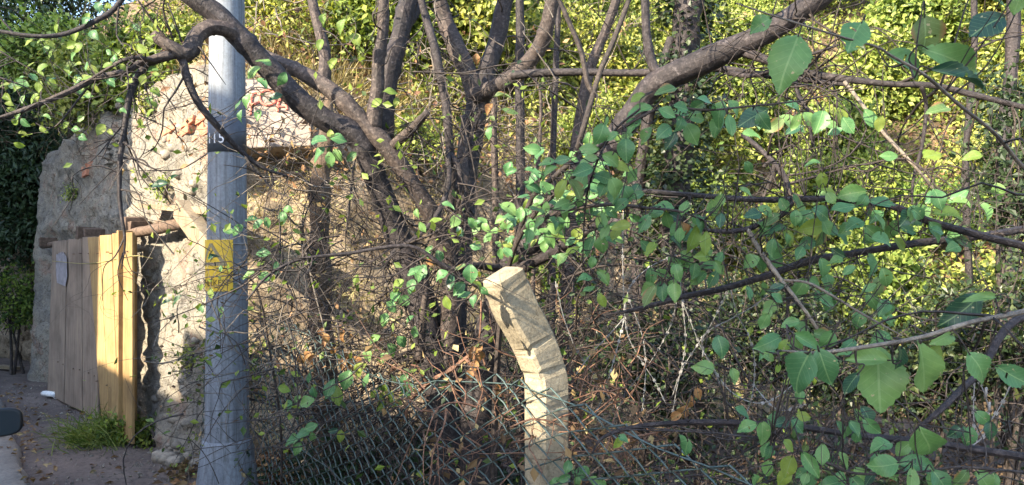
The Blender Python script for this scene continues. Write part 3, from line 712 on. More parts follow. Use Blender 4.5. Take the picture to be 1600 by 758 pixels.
class Plant:
    """a tree or shrub: limbs as parts, fine twigs and leaf stalks in one part, leaves as parts"""
    def __init__(s, name, base, label, cat, group=None, twigmat='twig'):
        s.root = empty(name, base, label, cat, group); s.paths = []; s.tw = MB(); s.tm = twigmat
    def limb(s, pts, rad, m='bark', name='limb', k=10, sub=7, rough=.06):
        px_ = pts; pts = np.array([P(*q) for q in pts]); rad = list(rad)
        for end, nb in ((-1, -2), (0, 1)):                     # a limb that leaves the picture at the top goes on growing
            if px_[end][1] < 5 and rad[end] > .004:
                d = unit(pts[end] - pts[nb]); q = pts[end]; r0 = rad[end]; ext = []
                for f_ in (.85, .68, .5, .3, .1):
                    d = unit(d + .22 * rng.standard_normal(3) + np.array((0, 0, .12))); q = q + d * .30 * (1 if r0 > .02 else .6); ext.append((q, r0 * f_))
                if end == -1: pts = np.vstack([pts] + [e[0] for e in ext]); rad = rad + [e[1] for e in ext]
                else: pts = np.vstack([e[0] for e in ext[::-1]] + [pts]); rad = [e[1] for e in ext[::-1]] + rad
        return s.limb3(pts, rad, m, name, k, sub, rough)
    def limb3(s, pts, rad, m='bark', name='limb', k=10, sub=7, rough=.06):
        mb = MB(); c, r = tube(mb, pts, rad, k, sub, rough); mb.build(name, M[m], s.root, True); s.paths.append((c, r)); return c
    def twig(s, pts, rad, pix=True, sub=5, k=5):
        pts = np.array([P(*q) for q in pts]) if pix else np.asarray(pts, float)
        c, r = tube(s.tw, pts, rad, k, sub, .05); s.paths.append((c, r)); return c
    def nearest(s, f):
        best = None
        for c, r in s.paths:
            i = int(np.argmin(((c - f) ** 2).sum(1))); dd = float(np.linalg.norm(c[i] - f))
            if best is None or dd < best[0]: best = (dd, c[i])
        return best
    def leaves(s, lst, Y, kind='leaf', stalk=True):
        for q in lst:
            px, py = q[0], q[1]; L = q[2] if len(q) > 2 else random.uniform(22, 30); a = q[3] if len(q) > 3 and q[3] is not None else random.uniform(20, 160)
            kd = q[4] if len(q) > 4 and q[4] else (kind if random.random() > .2 or kind != 'leaf' else random.choice(['leaf_edge', 'leaf_light', 'leaf_light', 'leaf_dark'])); wf = q[5] if len(q) > 5 else None
            yy = q[6] if len(q) > 6 else Y
            f, d = put_leaf(s.root, px, py, L, a, yy, kd, wf)
            if stalk and s.paths:
                n = s.nearest(f)
                if n and n[0] < .45:
                    m_ = f - d * min(.02, n[0] * .4); mid = (m_ + n[1]) / 2 + np.array((0, 0, -.006)) + rng.normal(0, .006, 3)
                    tube(s.tw, [f + d * .004, m_, mid, n[1]], [.0009, .0011, .0013, .0018], 4, 3)
    def sprigs(s, n, length, r0, up=.3, lo=.2, levels=1, droop=.1, which=None):
        """random side twigs on the traced limbs"""
        src = list(s.paths) if which is None else [s.paths[i] for i in which]
        ends = []
        for _ in range(n):
            c, r = random.choice(src); i = random.randint(int(len(c) * lo), len(c) - 2); p = c[i]; t = unit(c[i + 1] - c[i])
            d = unit(rng.standard_normal(3) + t * .7 + np.array((0, 0, up)))
            L = length * random.uniform(.4, 1.2); pts = [p]; q = p.copy()
            for k in range(5):
                d = unit(d + .35 * rng.standard_normal(3) + np.array((0, 0, -droop))); q = q + d * L / 5; pts.append(q.copy())
            rr = min(r0, r[i] * .6) * random.uniform(.6, 1.1); tube(s.tw, pts, [rr, rr * .85, rr * .7, rr * .6, rr * .45, rr * .3], 4, 2)
            ends.append((np.array(pts), d))
            if levels > 1:
                for _k in range(random.randint(1, 3)):
                    j = random.randint(2, 4); dd = unit(d + rng.standard_normal(3)); pp = pts[j]
                    ps = [pp, pp + dd * L * .2 + .02 * rng.standard_normal(3), pp + dd * L * .38 + .04 * rng.standard_normal(3) + np.array((0, 0, -.02))]
                    tube(s.tw, ps, [rr * .5, rr * .4, rr * .25], 4, 2); ends.append((np.array(ps), dd))
        return ends
    def done(s):
        if s.tw.n: tag(s.tw.build('twigs', M[s.tm], s.root, True), kind='stuff')
        return s.root

# ------------------------------------------------------------------ the traced trees
def gz(px, Y): return (px - 800) / FPX * Y
# left stems, arching over the pole
tA = Plant('plum_tree', (gz(705, 3.6), 3.6, 0), 'dark plum tree whose thick limb arches up left across the grey pole', 'tree')
tA.limb([(705, 935, 3.6), (700, 760, 3.6), (680, 580, 3.62), (655, 470, 3.65), (628, 390, 3.65), (600, 315, 3.6), (578, 252, 3.55), (556, 213, 3.5), (505, 186, 3.45), (448, 140, 3.4), (398, 86, 3.35), (352, 36, 3.3), (300, -4, 3.25), (240, -40, 3.2)],
        [.10, .085, .074, .066, .062, .058, .056, .058, .055, .053, .051, .048, .045, .04], 'bark', 'trunk', 14)
tA.limb([(690, 640, 3.62), (705, 480, 3.65), (690, 370, 3.6), (652, 300, 3.55), (612, 238, 3.5), (578, 200, 3.5), (540, 160, 3.5), (498, 128, 3.55), (455, 106, 3.6), (415, 88, 3.65), (360, 50, 3.7)],
        [.056, .05, .046, .043, .042, .043, .042, .039, .035, .03, .016], 'bark_warm', 'trunk', 12)
tA.limb([(505, 134, 3.55), (508, 95, 3.6), (500, 55, 3.65), (488, 0, 3.7), (478, -50, 3.75)], [.034, .03, .028, .026, .02], 'bark_warm')
tA.limb([(584, 200, 3.5), (589, 150, 3.5), (591, 95, 3.5), (597, 45, 3.5), (600, -30, 3.5)], [.04, .033, .031, .029, .025], 'bark_warm')
tA.limb([(600, 215, 3.6), (603, 160, 3.62), (612, 100, 3.65), (628, 50, 3.7), (640, 0, 3.75), (648, -40, 3.75)], [.05, .05, .05, .047, .044, .04], 'bark')
tA.limb([(630, 46, 3.7), (648, 18, 3.8), (662, -20, 3.9)], [.035, .032, .028], 'bark')
tA.limb([(610, 232, 3.5), (640, 205, 3.4), (668, 176, 3.3)], [.024, .022, .015], 'bark_warm')
# cut and twisted side branch by the pole, with its drooping twigs
tA.limb([(385, 72, 3.35), (360, 50, 3.28), (330, 44, 3.22), (308, 55, 3.18), (298, 76, 3.15), (285, 84, 3.12), (268, 74, 3.1), (240, 54, 3.1)], [.04, .036, .034, .034, .038, .034, .03, .022], 'bark_warm', 'limb', 12)
Lb = tA.limb([(272, 86, 3.1), (225, 96, 3.05), (195, 112, 3.0), (150, 122, 3.0), (112, 142, 2.95), (60, 164, 2.9), (-10, 188, 2.85)], [.017, .015, .014, .013, .012, .010, .008], 'bark_warm')
tA.limb([(270, 84, 3.1), (236, 96, 3.1), (218, 116, 3.08), (202, 152, 3.05), (193, 205, 3.02), (187, 262, 3.0), (188, 318, 3.0), (195, 375, 3.0), (190, 420, 3.0)], [.02, .019, .016, .014, .012, .010, .008, .005, .002], 'bark')
tA.limb([(284, 86, 3.12), (292, 120, 3.12), (310, 160, 3.14), (340, 198, 3.2), (375, 236, 3.3), (410, 262, 3.35), (450, 276, 3.4)], [.018, .017, .015, .014, .011, .008, .004], 'bark')
tA.limb([(245, 95, 3.08), (200, 92, 2.95), (130, 130, 2.9)], [.01, .008, .004], 'bark_warm')
tA.limb([(200, -20, 2.9), (180, 12, 2.9), (150, 32, 2.88), (100, 53, 2.85), (50, 56, 2.8), (-20, 46, 2.8)], [.012, .011, .010, .009, .008, .007], 'bark')
tA.twig([(188, 246, 3.02), (222, 250, 3.0), (236, 262, 3.0), (262, 272, 3.0)], [.005, .004, .003, .001])
tA.twig([(187, 296, 3.0), (210, 300, 2.98), (228, 310, 2.97)], [.004, .003, .001])
tA.twig([(190, 258, 3.0), (160, 245, 2.98), (118, 242, 2.95)], [.003, .002, .001])
tA.twig([(268, 70, 3.1), (240, 35, 3.05), (215, 0, 3.0)], [.006, .005, .004])
tA.twig([(284, 66, 3.12), (272, 30, 3.1), (262, 5, 3.1)], [.005, .004, .003])
tA.twig([(270, 60, 3.1), (256, 20, 3.05), (258, -10, 3.0)], [.006, .005, .004])
tA.twig([(224, 100, 3.05), (226, 130, 3.02), (236, 165, 3.0), (246, 195, 2.98)], [.004, .003, .002, .001])
tA.twig([(195, 370, 3.0), (180, 400, 2.98), (162, 420, 2.95), (160, 470, 2.95)], [.004, .003, .002, .001])
tA.twig([(192, 395, 3.0), (184, 430, 2.98), (200, 470, 2.97)], [.003, .002, .001])
tA.twig([(0, 80, 2.7), (25, 95, 2.72), (50, 108, 2.75)], [.003, .003, .001])
tA.twig([(-10, 118, 2.7), (30, 132, 2.72), (58, 145, 2.75)], [.004, .003, .001])
tA.twig([(150, 120, 3.0), (95, 190, 2.95), (80, 200, 2.95)], [.005, .004, .002])
tA.twig([(556, 232, 3.5), (548, 300, 3.45), (540, 370, 3.45)], [.008, .006, .004])
tA.sprigs(110, .38, .006, .1, .15, 2, .12)
tA.leaves([(395, 112, 26, 140), (412, 96, 24, 200), (386, 158, 26, 110), (376, 182, 22, 100), (430, 152, 24, 160), (410, 130, 22, 40), (440, 124, 24, 120), (372, 164, 20, 120), (422, 108, 22, 30), (404, 180, 20, 100)], 3.2, 'leaf')
tA.leaves([(535, 42, 26, 120), (556, 62, 24, 60), (500, 70, 20, 100), (520, 100, 22, 120), (610, 143, 24, 0), (588, 160, 20, 150), (619, 160, 16, 110), (505, 30, 18, 90)], 3.4, 'leaf_light')
tA.leaves([(496, 218, 30, 180), (497, 241, 28, 130), (517, 249, 24, 80), (529, 217, 26, 10), (516, 210, 16, 90, 'leaf_light'), (528, 243, 22, 60), (549, 245, 20, 130), (441, 340, 20, 80), (450, 328, 18, 20), (393, 343, 20, 170), (402, 350, 20, 140), (418, 348, 18, 80)], 3.2)
lf = []
for _ in range(120):
    c = Lb[random.randint(10, len(Lb) - 1)]; 
    lf.append((random.uniform(0, 330), 0, 0))
for _ in range(110):                                          # small sunlit leaves round the left branch
    x = random.uniform(-5, 250); y = 150 - x * .12 + random.gauss(0, 50)
    if 5 < y < 235: tA.leaves([(x, y, random.uniform(12, 21), random.uniform(0, 180), random.choice(['leaf_light', 'leaf_light', 'leaf']))], 3.0 + random.uniform(-.15, .25))
tA.leaves([(248, 288, 30, 172, 'leaf_dark', .7), (272, 277, 16, 160, 'leaf_dark', .5)], 3.0)
tA.done()

# centre trunk
tD = Plant('forked_tree', (gz(715, 4.0), 4.0, 0), 'dark forked tree standing in the middle behind the concrete post', 'tree')
tD.limb([(715, 850, 4.0), (712, 650, 4.0), (708, 520, 4.0), (716, 420, 4.0), (724, 340, 4.0), (730, 270, 4.0), (738, 205, 4.0), (748, 142, 4.0)], [.092, .082, .074, .068, .064, .061, .059, .056], 'bark', 'trunk', 14)
tD.limb([(744, 165, 4.0), (734, 122, 4.02), (712, 72, 4.05), (694, 30, 4.1), (680, -20, 4.1)], [.05, .05, .05, .047, .04], 'bark_warm')
tD.limb([(748, 160, 4.0), (758, 115, 4.05), (776, 62, 4.1), (788, 10, 4.1), (792, -30, 4.1)], [.055, .052, .05, .046, .04], 'bark')
tD.limb([(740, 150, 3.95), (772, 136, 3.9), (806, 118, 3.85), (834, 88, 3.8), (852, 52, 3.75), (864, 0, 3.7), (868, -30, 3.7)], [.045, .045, .044, .042, .040, .036, .03], 'bark_warm')
tD.limb([(655, -20, 3.6), (664, 20, 3.6), (682, 85, 3.55), (694, 150, 3.55), (701, 210, 3.55), (706, 270, 3.6), (704, 330, 3.65)], [.018, .02, .022, .022, .022, .02, .018], 'bark')
tD.limb([(703, 240, 3.55), (716, 262, 3.5), (722, 300, 3.5), (735, 330, 3.5)], [.016, .016, .014, .01], 'bark')
tD.limb([(700, 230, 3.55), (700, 290, 3.4), (680, 340, 3.3), (650, 372, 3.25), (618, 392, 3.2), (600, 420, 3.2)], [.012, .012, .012, .011, .009, .005], 'bark')
tD.limb([(722, 350, 3.9), (726, 300, 3.85), (722, 240, 3.9), (728, 180, 3.95)], [.03, .032, .03, .02], 'bark_warm', 'limb')
tD.limb([(712, 600, 3.9), (690, 520, 3.8), (668, 470, 3.75), (655, 440, 3.7), (640, 410, 3.7)], [.06, .05, .045, .04, .03], 'bark', 'limb')
tD.limb([(662, 500, 3.4), (655, 560, 3.35), (668, 420, 3.35)], [.02, .024, .01], 'bark_warm', 'limb')
tD.twig([(645, 112, 3.3), (720, 114, 3.3), (770, 104, 3.3), (835, 94, 3.3)], [.004, .004, .004, .003])
tD.twig([(720, 180, 3.5), (735, 235, 3.45), (745, 300, 3.45), (742, 370, 3.4)], [.004, .004, .003, .002])
tD.twig([(748, 200, 3.4), (790, 225, 3.4), (830, 255, 3.35)], [.004, .003, .002])
tD.sprigs(150, .42, .006, .1, .1, 2, .12)
tD.leaves([(622, 447, 26, 130), (642, 448, 24, 110), (645, 426, 20, 150), (657, 427, 30, 120), (618, 465, 24, 140), (671, 394, 22, 110), (687, 400, 20, 60), (652, 333, 16, 80), (630, 470, 22), (612, 480, 22), (600, 500, 22), (680, 345, 22, 170), (712, 345, 26, 120), (700, 322, 22, 20), (738, 350, 22, 60), (660, 355, 20)], 3.0)
tD.leaves([(745, 92, 18, 90, 'leaf_dry'), (785, 150, 26, 0, 'leaf_edge'), (796, 174, 28, 10, 'leaf_edge'), (764, 170, 20, 120, 'leaf_dry'), (676, 410, 24, 10, 'leaf_dry')], 3.3)
for _ in range(38): tD.leaves([(random.gauss(790, 28), random.gauss(362, 20), random.uniform(13, 21), random.uniform(0, 360))], 2.95)
tD.done()

# right limb
tR = Plant('leaning_tree', (gz(745, 3.4), 3.4, 0), 'leaning tree whose dark limb rises to the upper right corner', 'tree')
tR.limb([(745, 960, 3.4), (748, 700, 3.4), (756, 540, 3.35), (795, 430, 3.25), (850, 355, 3.15), (900, 292, 3.05), (945, 236, 3.0), (985, 183, 2.95), (1022, 136, 2.9), (1062, 112, 2.85), (1120, 88, 2.8), (1190, 55, 2.72), (1270, 4, 2.65), (1340, -50, 2.6)],
        [.085, .075, .065, .058, .054, .052, .05, .049, .050, .050, .048, .044, .042, .038], 'bark', 'trunk', 14)
tR.limb([(1032, 124, 2.88), (1018, 96, 2.9), (1010, 50, 2.9), (1006, -20, 2.9)], [.022, .02, .018, .016])
tR.limb([(1150, 78, 2.78), (1190, 92, 2.7), (1250, 112, 2.6), (1310, 122, 2.5), (1390, 131, 2.4), (1460, 134, 2.35), (1530, 150, 2.3), (1620, 172, 2.25)], [.022, .016, .014, .012, .010, .0095, .009, .008])
tR.limb([(800, 118, 3.4), (900, 112, 3.3), (1000, 114, 3.2), (1100, 106, 3.0), (1200, 118, 2.9), (1320, 132, 2.7)], [.02, .018, .016, .015, .012, .008])
tR.limb([(1320, 128, 2.45), (1345, 160, 2.4), (1378, 205, 2.35), (1420, 250, 2.3), (1455, 290, 2.3), (1482, 325, 2.3)], [.006, .006, .006, .005, .004, .003], 'twig_pale')
tR.limb([(1240, 115, 2.6), (1248, 150, 2.55), (1262, 175, 2.5), (1270, 230, 2.5)], [.008, .007, .006, .004])
tR.limb([(1440, 134, 2.36), (1447, 170, 2.4), (1440, 230, 2.4), (1427, 280, 2.4), (1425, 320, 2.4)], [.007, .006, .006, .005, .003])
tR.limb([(1160, 210, 2.6), (1195, 240, 2.5), (1225, 275, 2.4), (1234, 305, 2.35)], [.008, .009, .009, .008])
tR.limb([(1140, 115, 2.75), (1180, 118, 2.6), (1240, 95, 2.5), (1310, 70, 2.45)], [.01, .008, .006, .004])
tR.limb([(792, 432, 3.2), (850, 402, 3.0), (900, 372, 2.85), (940, 350, 2.75), (975, 345, 2.7)], [.025, .022, .018, .014, .008])
tR.limb([(780, 420, 3.1), (740, 415, 2.95), (700, 420, 2.85), (640, 385, 2.8), (540, 397, 2.75), (470, 405, 2.7), (420, 430, 2.65), (385, 470, 2.6)], [.02, .014, .01, .008, .007, .006, .005, .003])
tR.sprigs(120, .45, .005, .05, .25, 2, .1)
tR.done()

# slim saplings
for k, (pts, rad, mt, lab) in enumerate([
    ([(812, 900, 4.6), (813, 650, 4.6), (814, 330, 4.6), (813, 150, 4.6), (812, 0, 4.6), (812, -60, 4.6)], [.04, .036, .03, .03, .028, .026], 'bark', 'straight dark sapling just right of the forked tree'),
    ([(775, 880, 4.8), (776, 500, 4.8), (774, 330, 4.8), (772, 190, 4.8), (772, 120, 4.8)], [.03, .026, .022, .02, .015], 'bark_warm', 'short brown sapling stem between the forked tree and the straight sapling'),
    ([(862, 850, 5.0), (862, 400, 5.0), (864, 250, 5.0), (868, 120, 5.0), (872, 20, 5.0), (874, -60, 5.0)], [.03, .026, .024, .022, .02, .018], 'bark', 'thin upright sapling left of the leaning pink-barked stem'),
    ([(880, 850, 4.6), (890, 400, 4.6), (900, 250, 4.6), (908, 170, 4.6), (925, 100, 4.6), (945, 50, 4.6), (965, -10, 4.6)], [.05, .044, .040, .038, .034, .030, .028], 'bark_warm', 'leaning pinkish sapling under the big right limb'),
    ([(830, 800, 4.9), (835, 330, 4.9), (842, 240, 4.9), (845, 150, 4.9), (832, 120, 4.9)], [.016, .014, .013, .012, .01], 'bark_warm', 'slender forked sapling shoot beside the straight sapling')]):
    s = Plant('sapling', tuple(P(*pts[0])[:2]) + (0,), lab, 'sapling', 'slim saplings behind the fence'); s.limb(pts, rad, mt, 'stem', 10); s.sprigs(16, .4, .005, .3, .3, 2); s.done()
old = Plant('mossy_tree', (gz(505, 5.1), 5.1, 0), 'rough barked short trunk standing between the pole and the plum tree', 'tree')
old.limb([(512, 790, 5.1), (508, 600, 5.1), (502, 480, 5.1), (500, 400, 5.1), (500, 330, 5.1), (503, 285, 5.1), (510, 215, 5.15), (515, 150, 5.3)], [.10, .085, .075, .072, .075, .07, .05, .03], 'bark_rough', 'trunk', 14, 7, .14)
old.limb([(505, 480, 5.1), (480, 400, 5.0), (470, 350, 4.9)], [.03, .025, .01], 'bark_rough'); old.sprigs(24, .6, .007, .3, .2, 2); old.done()

# ------------------------------------------------------------------ leafy shrubs in front
tS = Plant('leafy_shrub', (gz(770, 2.95), 2.95, 0), 'leafy green shrub spraying right over the concrete post', 'shrub')
tS.limb([(770, 1040, 2.95), (772, 700, 2.9), (782, 500, 2.75), (800, 400, 2.55), (835, 335, 2.3), (890, 282, 2.0), (935, 232, 1.85), (985, 192, 1.78), (1040, 168, 1.75), (1105, 172, 1.75), (1170, 166, 1.73), (1230, 160, 1.7), (1300, 150, 1.7)], [.016, .014, .011, .009, .0075, .0065, .0055, .004, .0032, .0028, .0024, .002, .0012], 'twig', 'stem', 7)
tS.limb([(800, 400, 2.55), (830, 312, 2.4), (868, 275, 2.3), (895, 248, 2.25), (912, 200, 2.2), (935, 120, 2.2), (960, 60, 2.2), (990, -20, 2.2)], [.008, .0085, .009, .009, .009, .0085, .008, .007], 'twig', 'stem', 7)
tS.limb([(930, 152, 2.2), (918, 128, 2.2), (908, 80, 2.2), (885, 25, 2.2), (868, -15, 2.2)], [.008, .009, .0085, .0075, .006], 'twig', 'stem', 7)
tS.limb([(820, 355, 2.4), (880, 330, 2.15), (950, 320, 2.0), (1010, 325, 1.92), (1060, 330, 1.9), (1100, 345, 1.88)], [.007, .006, .005, .004, .003, .002], 'twig', 'stem', 7)
tS.limb([(1000, 170, 1.76), (960, 205, 1.8), (930, 260, 1.85), (915, 320, 1.95), (910, 420, 2.0)], [.003, .003, .003, .0025, .002], 'twig', 'stem', 6)
tS.limb([(1060, 335, 1.9), (1050, 400, 1.9), (1030, 450, 1.92), (1000, 470, 1.95)], [.003, .0028, .002, .0012], 'twig', 'stem', 6)
tS.limb([(785, 500, 2.75), (775, 475, 2.45), (755, 455, 2.2), (735, 442, 2.08), (712, 432, 2.02), (700, 425, 2.0)], [.005, .0045, .004, .003, .002, .001], 'twig', 'stem', 6)
tS.sprigs(26, .25, .003, .1, .25, 2, .05)
S1 = [(997, 151, 26, 160), (1040, 141, 36, 165), (999, 174, 42, 160), (948, 189, 18, 100), (937, 210, 36, 110), (957, 214, 22, 150), (990, 195, 36, 130), (980, 216, 28, 140), (1010, 213, 32, 120), (1042, 176, 30, 30), (1064, 168, 27, 10), (1064, 177, 27, 0), (1088, 168, 28, 150), (1106, 159, 36, 20), (1088, 184, 26, 10), (1062, 193, 28, 110), (1037, 206, 32, 140), (1047, 220, 32, 120), (1081, 210, 38, 60), (1123, 180, 42, 100), (1121, 197, 36, 110), (1147, 168, 30, 60), (1141, 195, 36, 80), (1176, 185, 54, 150), (1193, 190, 32, 60), (978, 235, 38, 90), (955, 250, 34, 30), (919, 252, 34, 160), (920, 233, 32, 0), (910, 268, 36, 160), (908, 285, 42, 110), (945, 278, 36, 20), (970, 260, 28, 20), (988, 275, 28, 120), (960, 295, 36, 70), (943, 295, 30, 120), (878, 250, 28, 170), (855, 255, 28, 170), (860, 268, 28, 150), (875, 295, 34, 120), (900, 297, 38, 60)]
tS.leaves(S1, 1.78)
tS.leaves([(705, 440, 26, 95), (717, 452, 26, 130), (725, 461, 24, 160), (735, 428, 30, 90), (719, 418, 20, 150), (748, 448, 24, 40), (699, 473, 24, 70, 'leaf_light'), (758, 455, 18, 60), (690, 430, 24, 150), (740, 470, 22, 110)], 2.03)
S2 = [(958, 305, 30, 90), (970, 320, 30, 140), (878, 320, 30, 160), (904, 315, 24, 80), (888, 325, 26, 150), (840, 350, 28, 130), (838, 328, 28, 200), (853, 325, 22, 90), (865, 348, 24, 60), (825, 370, 26, 100), (1035, 324, 38, 175), (1007, 350, 34, 120), (1043, 344, 30, 70), (1057, 361, 38, 120), (1082, 375, 46, 108, 'leaf_light', .8), (1103, 380, 38, 92, 'leaf_light', .75), (1070, 358, 24, 70, 'leaf_dry'), (970, 354, 32, 170), (963, 365, 28, 120), (921, 386, 32, 110), (940, 383, 30, 90), (945, 363, 28, 120), (943, 345, 28, 80), (914, 435, 26, 180), (920, 452, 24, 160), (943, 433, 28, 50), (940, 469, 24, 70, 'leaf_light'), (1037, 429, 28, 20), (1015, 463, 38, 120, 'leaf_edge'), (1035, 455, 32, 90), (1054, 457, 32, 90), (1097, 401, 26, 180), (1108, 416, 28, 180), (1123, 418, 26, 60), (925, 410, 20, 100), (1123, 316, 28, 120), (1166, 300, 26, 30), (1126, 344, 26, 100)]
tS.leaves(S2, 1.9)
for _ in range(26): tS.leaves([(random.uniform(985, 1130), random.uniform(325, 460), random.uniform(22, 32), random.uniform(30, 160))], random.uniform(1.9, 2.1))
for _ in range(95): tS.leaves([(random.gauss(900, 55), random.gauss(320, 48), random.uniform(18, 30), random.uniform(0, 200))], random.uniform(1.95, 2.4))
tS.done()

tQ = Plant('overhanging_shrub', (2.2, 1.75, 0), 'large leaved shrub reaching in from the right edge', 'shrub')
root_r = [np.array((2.2, 1.75, 0.0)), np.array((1.85, 1.6, .5)), np.array((1.7, 1.5, 1.0))]
def from_root(pts, rad, m='twig', z=None, name='stem', k=7):
    a_ = root_r[0] + np.array((random.uniform(-.1, .35), random.uniform(-.15, .35), 0)); f_ = P(*pts[0]); m_ = a_ * .45 + f_ * .55 + np.array((.10, .05, .12 + .1 * f_[2]))
    q = [a_, m_] + [P(*p) for p in pts]
    tQ.limb3(np.array(q), rad, m, name, k)
from_root([(1800, 330, 1.35), (1680, 330, 1.25), (1600, 262, 1.2), (1556, 210, 1.15), (1500, 165, 1.1), (1446, 118, 1.06), (1394, 88, 1.03), (1369, 73, 1.02), (1309, 56, 1.0), (1210, 25, 1.0), (1150, 5, 1.0)], [.010, .008, .006, .0045, .0034, .003, .0026, .0023, .002, .0018, .0016, .0013, .001], 'twig_pale')
from_root([(1750, 460, 1.9), (1640, 398, 2.0), (1540, 370, 2.0), (1450, 345, 2.02), (1385, 320, 2.05), (1290, 311, 2.1), (1180, 312, 2.15), (1080, 305, 2.2), (1000, 298, 2.25), (930, 296, 2.3)], [.017, .016, .014, .012, .011, .0105, .010, .0095, .009, .0085, .007, .003], 'bark')
from_root([(1720, 455, 1.2), (1600, 487, 1.06), (1520, 503, 1.02), (1440, 527, 1.0), (1360, 541, 1.0), (1280, 551, 1.0), (1220, 548, 1.0)], [.009, .007, .0052, .0042, .0036, .0032, .003, .0024, .0012], 'twig_pale')
from_root([(1720, 730, 1.55), (1600, 714, 1.55), (1520, 702, 1.58), (1440, 690, 1.6), (1350, 682, 1.62), (1260, 669, 1.65), (1170, 662, 1.7), (1100, 660, 1.75), (1040, 662, 1.78), (980, 670, 1.8), (942, 684, 1.8), (925, 708, 1.8)], [.016, .015, .011, .0095, .0085, .008, .0075, .0075, .0075, .008, .007, .006, .004, .002], 'bark')
from_root([(1720, 745, 1.35), (1600, 738, 1.35), (1500, 730, 1.35), (1440, 737, 1.35), (1340, 740, 1.35), (1290, 722, 1.35), (1240, 700, 1.35), (1205, 685, 1.35)], [.009, .007, .004, .0028, .0024, .0022, .0026, .0026, .0022, .001], 'twig')
from_root([(1740, 420, 2.2), (1640, 360, 2.3), (1540, 368, 2.25), (1440, 379, 2.2), (1350, 393, 2.2), (1260, 409, 2.2), (1200, 430, 2.2), (1130, 451, 2.2), (1070, 463, 2.2), (1000, 482, 2.2), (950, 492, 2.2)], [.018, .016, .015, .013, .012, .0115, .011, .011, .0105, .010, .009, .007, .003], 'bark')
from_root([(1640, 500, 1.7), (1525, 588, 1.6), (1470, 640, 1.55), (1430, 672, 1.55)], [.012, .011, .010, .008, .007, .003], 'bark')
tQ.limb([(1240, 312, 2.12), (1222, 335, 2.1), (1190, 348, 2.1), (1168, 358, 2.1), (1130, 362, 2.1), (1090, 358, 2.1)], [.009, .0085, .008, .008, .007, .003], 'bark', 'stem', 7)
tQ.limb([(1168, 358, 2.1), (1186, 390, 2.05), (1200, 410, 2.0), (1223, 441, 1.95), (1251, 477, 1.9), (1278, 518, 1.9), (1281, 552, 1.9)], [.007, .007, .007, .006, .005, .004, .002], 'twig_pale', 'stem', 6)
tQ.limb([(1200, 415, 2.0), (1228, 450, 2.0), (1230, 490, 2.0), (1222, 520, 2.0)], [.005, .005, .004, .003], 'twig', 'stem', 6)
tQ.limb([(1225, 438, 1.95), (1262, 442, 1.9), (1300, 462, 1.85), (1350, 492, 1.8), (1410, 525, 1.75)], [.004, .004, .0035, .003, .0012], 'twig_pale', 'stem', 6)
tQ.sprigs(55, .32, .003, .1, .2, 2, .05)
big = [(1188, 38, 38, 150), (1231, 97, 92, 113, 'leaf', 1.02), (1336, 58, 64, 120, 'leaf', 1.15), (1446, 54, 56, 82, 'leaf_edge', 1.35), (1543, 41, 64, 150, 'leaf_dark', 1.25), (1416, 99, 68, 28, 'leaf', .95), (1496, 96, 122, 14, 'leaf', .5), (1501, 121, 92, 18, 'leaf_dark', .5), (1557, 3, 32, 30), (1590, 5, 36, 100)]
tQ.leaves(big, 1.03)
mid = [(1241, 168, 34, 20), (1243, 190, 30, 110), (1281, 190, 38, 110), (1314, 187, 38, 60, 'leaf_light'), (1325, 196, 32, 60), (1375, 193, 26, 90, 'leaf_light'), (1466, 171, 42, 170, 'leaf_edge'), (1269, 254, 24, 170), (1170, 262, 22), (1389, 244, 28, 180), (1457, 244, 34, 170, 'leaf_light'), (1519, 245, 28, 170), (1331, 303, 42, 170), (1380, 317, 38, 10), (1353, 330, 36, 80), (1317, 325, 40, 170), (1430, 338, 50, 150), (1460, 363, 36, 60), (1490, 387, 38, 60), (1507, 382, 38, 30), (1482, 335, 42, 10), (1367, 365, 38, 40), (1281, 371, 32, 110), (1267, 356, 42, 170), (1300, 360, 38, 20), (1212, 358, 36, 160), (1230, 375, 24, 90), (1193, 355, 26, 40), (1207, 387, 30, 100), (1243, 340, 26, 90), (1284, 283, 28, 90), (1504, 318, 32, 20), (1336, 350, 32, 160), (1394, 360, 32, 100), (1176, 335, 30, 170), (1196, 330, 26, 30), (1173, 409, 30, 150), (1188, 413, 32, 60), (1213, 406, 32, 30), (1191, 453, 26, 90), (1249, 451, 36, 120), (1292, 440, 28, 90), (1278, 463, 20, 90), (1294, 474, 30, 90), (1364, 472, 32, 60), (1342, 499, 30, 110), (1371, 506, 24, 30), (1376, 528, 32, 160), (1540, 330, 30), (1560, 300, 28), (1420, 360, 30), (1250, 395, 26), (1310, 395, 26), (1225, 320, 26)]
tQ.leaves(mid, 2.0)
low = [(1499, 485, 78, 140, 'leaf_dark', .8, 1.05), (1532, 466, 54, 172, 'leaf', .45), (1201, 534, 48, 160, 'leaf', .75), (1262, 535, 52, 30, 'leaf', .7), (1226, 543, 28, 120), (1245, 538, 28, 60), (1249, 582, 68, 108, 'leaf', 1.25), (1289, 576, 62, 70, 'leaf', 1.0), (1375, 592, 104, 92, 'leaf', 1.15), (1444, 577, 94, 72, 'leaf', .85), (1355, 562, 62, 180, 'leaf', .7), (1468, 557, 48, 30), (1471, 530, 42, 160), (1529, 576, 54, 60), (1585, 587, 58, 30), (1216, 575, 16, 90, 'leaf_light'), (1435, 542, 42, 60, 'leaf_dark'), (1405, 560, 36, 100, 'leaf_dark'), (1330, 600, 40, 120, 'leaf_dark'), (1125, 542, 36, 80, 'leaf', 1, 1.6), (1100, 573, 36, 180, 'leaf', .9, 1.6), (1146, 588, 26, 80, 'leaf', 1, 1.6)]
tQ.leaves(low, 1.02)
